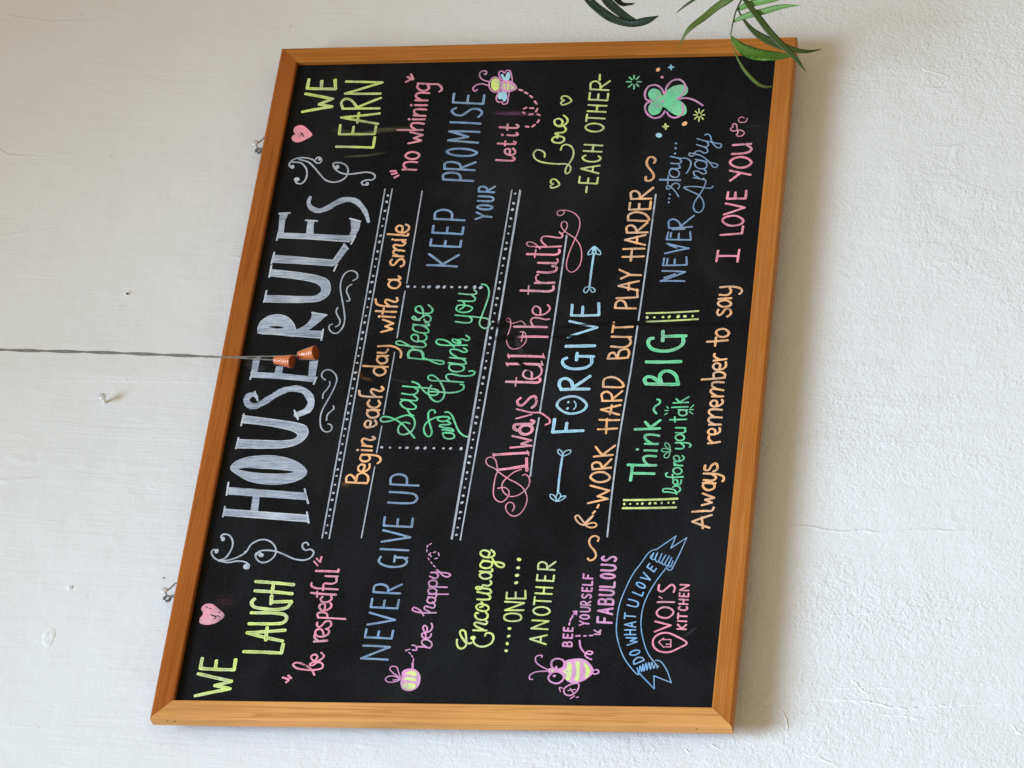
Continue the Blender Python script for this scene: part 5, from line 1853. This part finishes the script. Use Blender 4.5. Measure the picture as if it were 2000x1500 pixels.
M['smear_grey'] = mat_smear('grey_chalk_smear', (0.25, 0.25, 0.25, 1), 0.2, (300, 100, 25))
M['smear_pink'] = mat_smear('pink_chalk_smear', (0.50, 0.16, 0.22, 1), 0.09, (300, 100, 25))
M['smear_violet'] = mat_smear('violet_chalk_smear', (0.42, 0.16, 0.34, 1), 0.45, (300, 100, 25))
M['smear_lime'] = mat_smear('yellow_chalk_smear', (0.28, 0.28, 0.14, 1), 0.4, (300, 100, 25))
M['smear_orange'] = mat_smear('orange_chalk_smear', (0.40, 0.19, 0.06, 1), 0.35, (200, 100, 60))
M['drip'] = mat_smear('dried_drip', (0.0010, 0.0010, 0.0011, 1), 2.2, (60, 60, 40))


def smear(name, pts, w, mat, k=0):
    P = spline([tuple(p) for p in pts], step=0.003)
    n = len(P)
    me = bpy.data.meshes.new(name)
    v, f, uv = [], [], []
    for i, p in enumerate(P):
        a, b = P[max(i - 1, 0)], P[min(i + 1, n - 1)]
        dx, dz = b[0] - a[0], b[1] - a[1]
        m = math.hypot(dx, dz) or 1
        o = -PANEL - 0.00062 - k * 0.00007
        for s in (-1, 0, 1):
            v.append((p[0] - s * dz / m * w / 2, o, p[1] + s * dx / m * w / 2))
            uv.append((s, 2 * i / (n - 1) - 1))
    for i in range(n - 1):
        for s in (0, 1):
            f.append((3 * i + s, 3 * i + s + 1, 3 * i + s + 4, 3 * i + s + 3))
    me.from_pydata(v, [], f)
    ul = me.uv_layers.new(name='UVMap')
    for lp in me.loops:
        ul.data[lp.index].uv = uv[lp.vertex_index]
    o = link(name, me, mat, panel)
    return o


SMEARS = [
 ('chalk_smear', [(0.4425, 0.3009), (0.4315, 0.2554), (0.4386, 0.2150), (0.4414, 0.1613)], 0.0115, 'smear_lime'),
 ('chalk_smear', [(0.4359, 0.2281), (0.4381, 0.1926), (0.4432, 0.1537)], 0.0074, 'smear_pink'),
 ('chalk_smear', [(0.3870, 0.2745), (0.3893, 0.2375), (0.3945, 0.2049)], 0.0057, 'smear_lime'),
 ('chalk_smear', [(0.4680, 0.0540), (0.4660, 0.0144), (0.4632, -0.0212)], 0.0098, 'smear_violet'),
 ('chalk_smear', [(0.0753, -0.0461), (0.0641, -0.0699), (0.0612, -0.0838)], 0.0213, 'smear_pink'),
 ('chalk_smear', [(0.0534, -0.0321), (0.0186, -0.0451), (0.0185, -0.0526)], 0.0098, 'smear_grey'),
 ('chalk_smear', [(0.0075, 0.3714), (-0.0018, 0.3506), (-0.0111, 0.3300)], 0.0164, 'smear_grey'),
 ('chalk_smear', [(-0.4152, 0.3400), (-0.4066, 0.3266), (-0.4192, 0.3157)], 0.0279, 'smear_pink'),
 ('chalk_smear', [(-0.0258, 0.1427), (-0.0295, 0.1308), (-0.0314, 0.1140)], 0.0041, 'smear_grey'),
 ('chalk_smear', [(-0.2084, 0.1905), (-0.2110, 0.1804), (-0.2084, 0.1719)], 0.0115, 'smear_orange'),
 ('chalk_smear', [(-0.0036, 0.1958), (-0.0210, 0.1873), (-0.0302, 0.1670)], 0.0074, 'smear_orange'),
 ('chalk_smear', [(-0.4579, -0.3183), (-0.4521, -0.3283), (-0.4414, -0.3392)], 0.0066, 'smear_grey'),
 ('chalk_smear', [(0.4302, -0.3340), (0.4338, -0.3490), (0.4325, -0.3644)], 0.0025, 'smear_grey'),
 ('dried_drip', [(0.0640, -0.0790), (0.0697, -0.1592), (0.0671, -0.2487), (0.0692, -0.3225), (0.0723, -0.3884)], 0.0057, 'drip'),
 ('dried_drip', [(0.0457, -0.0810), (0.0482, -0.1092), (0.0480, -0.1391)], 0.0049, 'drip'),
 ('dried_drip', [(0.0722, -0.1925), (0.0720, -0.2111), (0.0700, -0.2299)], 0.0074, 'drip'),
 ('dried_drip', [(0.0515, 0.0734), (0.0486, 0.0602), (0.0466, 0.0448)], 0.0090, 'drip'),
 ('dried_drip', [(0.0355, 0.0275), (0.0346, 0.0229), (0.0336, 0.0168)], 0.0082, 'drip'),
 ('dried_drip', [(0.0647, 0.0017), (0.0738, -0.0124), (0.0783, -0.0231)], 0.0180, 'drip'),
 ('dried_drip', [(0.0445, 0.0030), (0.0461, -0.0194), (0.0506, -0.0414)], 0.0115, 'drip'),
 ('dried_drip', [(0.0095, -0.0349), (-0.0087, -0.0557), (-0.0133, -0.0675)], 0.0066, 'drip'),
]

LEAVES = [
 ('stem', [(0.6468, -0.3348, 0.100, 0.0035), (0.5968, -0.3289, 0.094, 0.0028), (0.5774, -0.3205, 0.087, 0.0025), (0.5608, -0.3165, 0.081, 0.0021), (0.5403, -0.3136, 0.075, 0.0018)]),
 ('leaf_bright', [(0.5393, -0.3141, 0.075, 0.0018), (0.5296, -0.3224, 0.068, 0.0105), (0.5222, -0.3347, 0.060, 0.0183), (0.5212, -0.3507, 0.052, 0.0183), (0.5244, -0.3664, 0.045, 0.0153), (0.5298, -0.3820, 0.037, 0.0122), (0.5358, -0.3976, 0.030, 0.0035)]),
 ('leaf_mid', [(0.5393, -0.3141, 0.075, 0.0009), (0.5231, -0.3172, 0.067, 0.0014), (0.5137, -0.3223, 0.059, 0.0021), (0.4984, -0.3314, 0.051, 0.0039), (0.4839, -0.3442, 0.044, 0.0052), (0.4758, -0.3565, 0.036, 0.0052), (0.4778, -0.3665, 0.028, 0.0039), (0.4862, -0.3765, 0.020, 0.0009)]),
 ('leaf_bright', [(0.5623, -0.3170, 0.080, 0.0044), (0.5636, -0.3372, 0.090, 0.0088), (0.5620, -0.3621, 0.100, 0.0096), (0.5614, -0.3892, 0.110, 0.0078), (0.5556, -0.4202, 0.120, 0.0009)]),
 ('leaf_bright', [(0.5805, -0.3215, 0.085, 0.0053), (0.5792, -0.3367, 0.096, 0.0097), (0.5746, -0.3582, 0.108, 0.0105), (0.5718, -0.3871, 0.119, 0.0079), (0.5730, -0.4109, 0.130, 0.0009)]),
 ('leaf_dark', [(0.5801, -0.3221, 0.090, 0.0018), (0.5727, -0.3260, 0.086, 0.0026), (0.5468, -0.3437, 0.081, 0.0070), (0.5320, -0.3619, 0.077, 0.0113), (0.5180, -0.3906, 0.073, 0.0113), (0.5110, -0.4179, 0.069, 0.0069), (0.5143, -0.4332, 0.064, 0.0043), (0.5215, -0.4481, 0.060, 0.0009)]),
 ('leaf_dark', [(0.6078, -0.3223, 0.110, 0.0035), (0.5808, -0.3354, 0.106, 0.0070), (0.5528, -0.3554, 0.102, 0.0096), (0.5219, -0.3771, 0.098, 0.0104), (0.5022, -0.3955, 0.093, 0.0095), (0.4816, -0.4147, 0.089, 0.0078), (0.4571, -0.4325, 0.085, 0.0009)]),
 ('leaf_mid', [(0.6264, -0.3364, 0.100, 0.0053), (0.5972, -0.3094, 0.092, 0.0123), (0.5890, -0.2899, 0.083, 0.0106), (0.5758, -0.2707, 0.075, 0.0097), (0.5605, -0.2487, 0.067, 0.0071), (0.5549, -0.2404, 0.058, 0.0035), (0.5403, -0.2329, 0.050, 0.0009)]),
 ('leaf_dark', [(0.6100, -0.2926, 0.120, 0.0026), (0.5767, -0.2594, 0.113, 0.0044), (0.5728, -0.2481, 0.107, 0.0035), (0.5641, -0.2335, 0.100, 0.0009)]),
 ('leaf_deep', [(0.6069, -0.0829, 0.120, 0.0027), (0.5729, -0.1009, 0.123, 0.0062), (0.5502, -0.1208, 0.127, 0.0106), (0.5295, -0.1442, 0.130, 0.0123), (0.5157, -0.1744, 0.133, 0.0105), (0.5170, -0.1977, 0.137, 0.0113), (0.5235, -0.2166, 0.140, 0.0009)]),
 ('leaf_deep', [(0.6015, -0.1129, 0.125, 0.0053), (0.5683, -0.1314, 0.128, 0.0133), (0.5453, -0.1503, 0.130, 0.0132), (0.5265, -0.1702, 0.133, 0.0096), (0.5178, -0.1859, 0.135, 0.0026)]),
 ('leaf_deep', [(0.5976, -0.0947, 0.130, 0.0027), (0.5667, -0.1111, 0.130, 0.0053), (0.5439, -0.1327, 0.130, 0.0070), (0.5251, -0.1561, 0.130, 0.0070), (0.5176, -0.1737, 0.130, 0.0017)]),
 ('leaf_deep', [(0.6053, -0.1312, 0.120, 0.0044), (0.5744, -0.1459, 0.120, 0.0080), (0.5650, -0.1569, 0.120, 0.0062), (0.5675, -0.1743, 0.120, 0.0009)]),
 ('leaf_deep', [(0.6047, -0.1506, 0.120, 0.0027), (0.5793, -0.1480, 0.117, 0.0044), (0.5740, -0.1535, 0.113, 0.0035), (0.5724, -0.1701, 0.110, 0.0009)]),
 ('stem', [(0.6069, -0.0829, 0.120, 0.0036), (0.6232, -0.1023, 0.147, 0.0045), (0.6887, -0.1693, 0.173, 0.0054), (0.7618, -0.3051, 0.200, 0.0072)]),
 ('stem', [(0.6015, -0.1129, 0.125, 0.0027), (0.6252, -0.1155, 0.133, 0.0036), (0.7197, -0.1616, 0.140, 0.0045)]),
 ('stem', [(0.6468, -0.3348, 0.100, 0.0035), (0.6922, -0.3420, 0.140, 0.0053), (0.7809, -0.3011, 0.180, 0.0072), (0.9088, -0.3575, 0.220, 0.0109)]),
 ('stem', [(0.6078, -0.3223, 0.110, 0.0026), (0.6468, -0.3348, 0.100, 0.0027)]),
 ('stem', [(0.6100, -0.2926, 0.120, 0.0018), (0.6468, -0.3348, 0.100, 0.0027)]),
 ('stem', [(0.6053, -0.1312, 0.120, 0.0027), (0.6377, -0.1154, 0.130, 0.0036)]),
 ('stem', [(0.6047, -0.1506, 0.120, 0.0018), (0.6053, -0.1312, 0.120, 0.0027)]),
 ('stem', [(0.5976, -0.0947, 0.130, 0.0027), (0.6474, -0.0957, 0.120, 0.0036)]),
]
for i, (n, P, w, m) in enumerate(SMEARS):
    smear(n, P, w, M[m], i % 3)


# ------------------------------------------------------------ palm leaves reaching in from the right
plant = bpy.data.objects.new('palm_plant', None)
COL.objects.link(plant)
base = B(*LEAVES[16][1][-1][:2], LEAVES[16][1][-1][2])
plant.location = base
tag(plant, 'green palm with narrow leaflets hanging over the corner of the chalkboard', 'plant')


def leaflet(mat, rows, name='leaflet'):
    q = spline([tuple(r) for r in rows], step=0.006)
    if name == 'stem':
        bm = bmesh.new()
        tube(bm, [B(p[0], p[1], p[2]) - base for p in q], [max(p[3], 0.0006) / 2 for p in q], 8)
        return from_bm(name, bm, M['stem'], plant)
    bm = bmesh.new()
    uvl = bm.loops.layers.uv.new('UVMap')
    rings = []
    n = len(q)
    eye = cam.matrix_world.translation
    for i, p in enumerate(q):
        a, b = q[max(i - 1, 0)], q[min(i + 1, n - 1)]
        t = (B(*b[:3]) - B(*a[:3])).normalized()
        c = B(*p[:3])
        side = t.cross(Vector((-0.45, -0.85, -0.25))).normalized()
        up = side.cross(t).normalized()
        w = max(p[3], 0.0004) / 2
        rings.append([bm.verts.new(c - base + side * w * s + up * w * (0.14 * abs(s) - d)) for s, d in ((-1, 0), (-0.5, 0.02), (0, 0.04), (0.5, 0.02), (1, 0))]
                     + [bm.verts.new(c - base + up * (w * 0.02 - 0.0005))])
    for i in range(n - 1):
        for s in range(4):
            f = bm.faces.new((rings[i][s], rings[i][s + 1], rings[i + 1][s + 1], rings[i + 1][s]))
            for lp, uv in zip(f.loops, ((s / 4, i * 0.1), ((s + 1) / 4, i * 0.1), ((s + 1) / 4, i * 0.1 + 0.1), (s / 4, i * 0.1 + 0.1))):
                lp[uvl].uv = uv
        for s0, s1 in ((4, 5), (5, 0)):
            f = bm.faces.new((rings[i][s0], rings[i][s1], rings[i + 1][s1], rings[i + 1][s0]))
    return from_bm(name, bm, M[mat], plant)


for m, rows in LEAVES:
    leaflet(m, rows, 'stem' if m == 'stem' else 'leaflet')


# ------------------------------------------------------------ two pull cords with lacquered toggles
def pull_cord(top, narrow, wide, rn, rw, label, phase):
    t = bpy.data.objects.new('pull_cord', None)
    COL.objects.link(t)
    a, b = B(*narrow), B(*wide)
    t.location = b
    tag(t, label, 'pull cord', 'pull cords hanging in front of the chalkboard')
    d = (b - a).normalized()
    bm = bmesh.new()
    pts, rad = [], []
    fork = B(-0.0285, 0.372, 0.05)
    n = 150
    for i in range(n + 1):
        q = i / n
        # twisted round each other down to the fork, then apart to the two toggles
        if q < 0.86:
            s = q / 0.86
            p = B(*top).lerp(fork, s)
            p.x += 0.0022 * math.sin(s * 9 + 0.7) * (1 - s)
            tw = 0.0013 * min(1.0, (0.86 - q) / 0.06)
            p += Vector((math.cos(q * 40 + phase), math.sin(q * 40 + phase), 0)) * tw
        else:
            p = fork.lerp(a, (q - 0.86) / 0.14)
        pts.append(p - b)
        rad.append((0.00125 if q < 0.84 else 0.0010) * (1 + 0.12 * math.sin(i * 1.3 + phase)))
    tube(bm, pts, rad, 7)
    from_bm('cord', bm, M['cord'], t)
    bm = bmesh.new()
    L = (b - a).length
    prof = [(-0.0004, rn * 0.55), (0.0, rn * 0.82), (0.0012, rn * 0.97), (0.003, rn * 1.02)]
    prof += [(L * q, rn + (rw - rn) * (q - 0.1) / 0.9 + 0.0002 * math.sin(q * 20)) for q in (0.2, 0.35, 0.5, 0.65, 0.8, 0.93)]
    prof += [(L * 0.985, rw * 1.01), (L, rw * 0.97), (L, rw * 0.80)]
    tube(bm, [a + d * h - b for h, r in prof], [r for h, r in prof], 28, caps=True)
    from_bm('toggle', bm, M['toggle'], t)
    bm = bmesh.new()
    tube(bm, [b + d * 0.0001 - b, b + d * 0.0006 - b], [rw * 0.9, rw * 0.86], 28)
    from_bm('toggle_end', bm, M['toggle_end_shade'], t)
    return t


pull_cord((0.0030, 1.02, 0.05), (-0.0340, 0.3005, 0.05), (-0.0412, 0.2725, 0.056), 0.0064, 0.0098,
          'upper orange lacquered toggle on a grey cord over the middle of the heading', 0.0)
pull_cord((0.0030, 1.02, 0.05), (-0.0265, 0.2665, 0.05), (-0.0272, 0.2395, 0.058), 0.0066, 0.0108,
          'lower orange lacquered toggle on a grey cord with its wide end showing', math.pi)
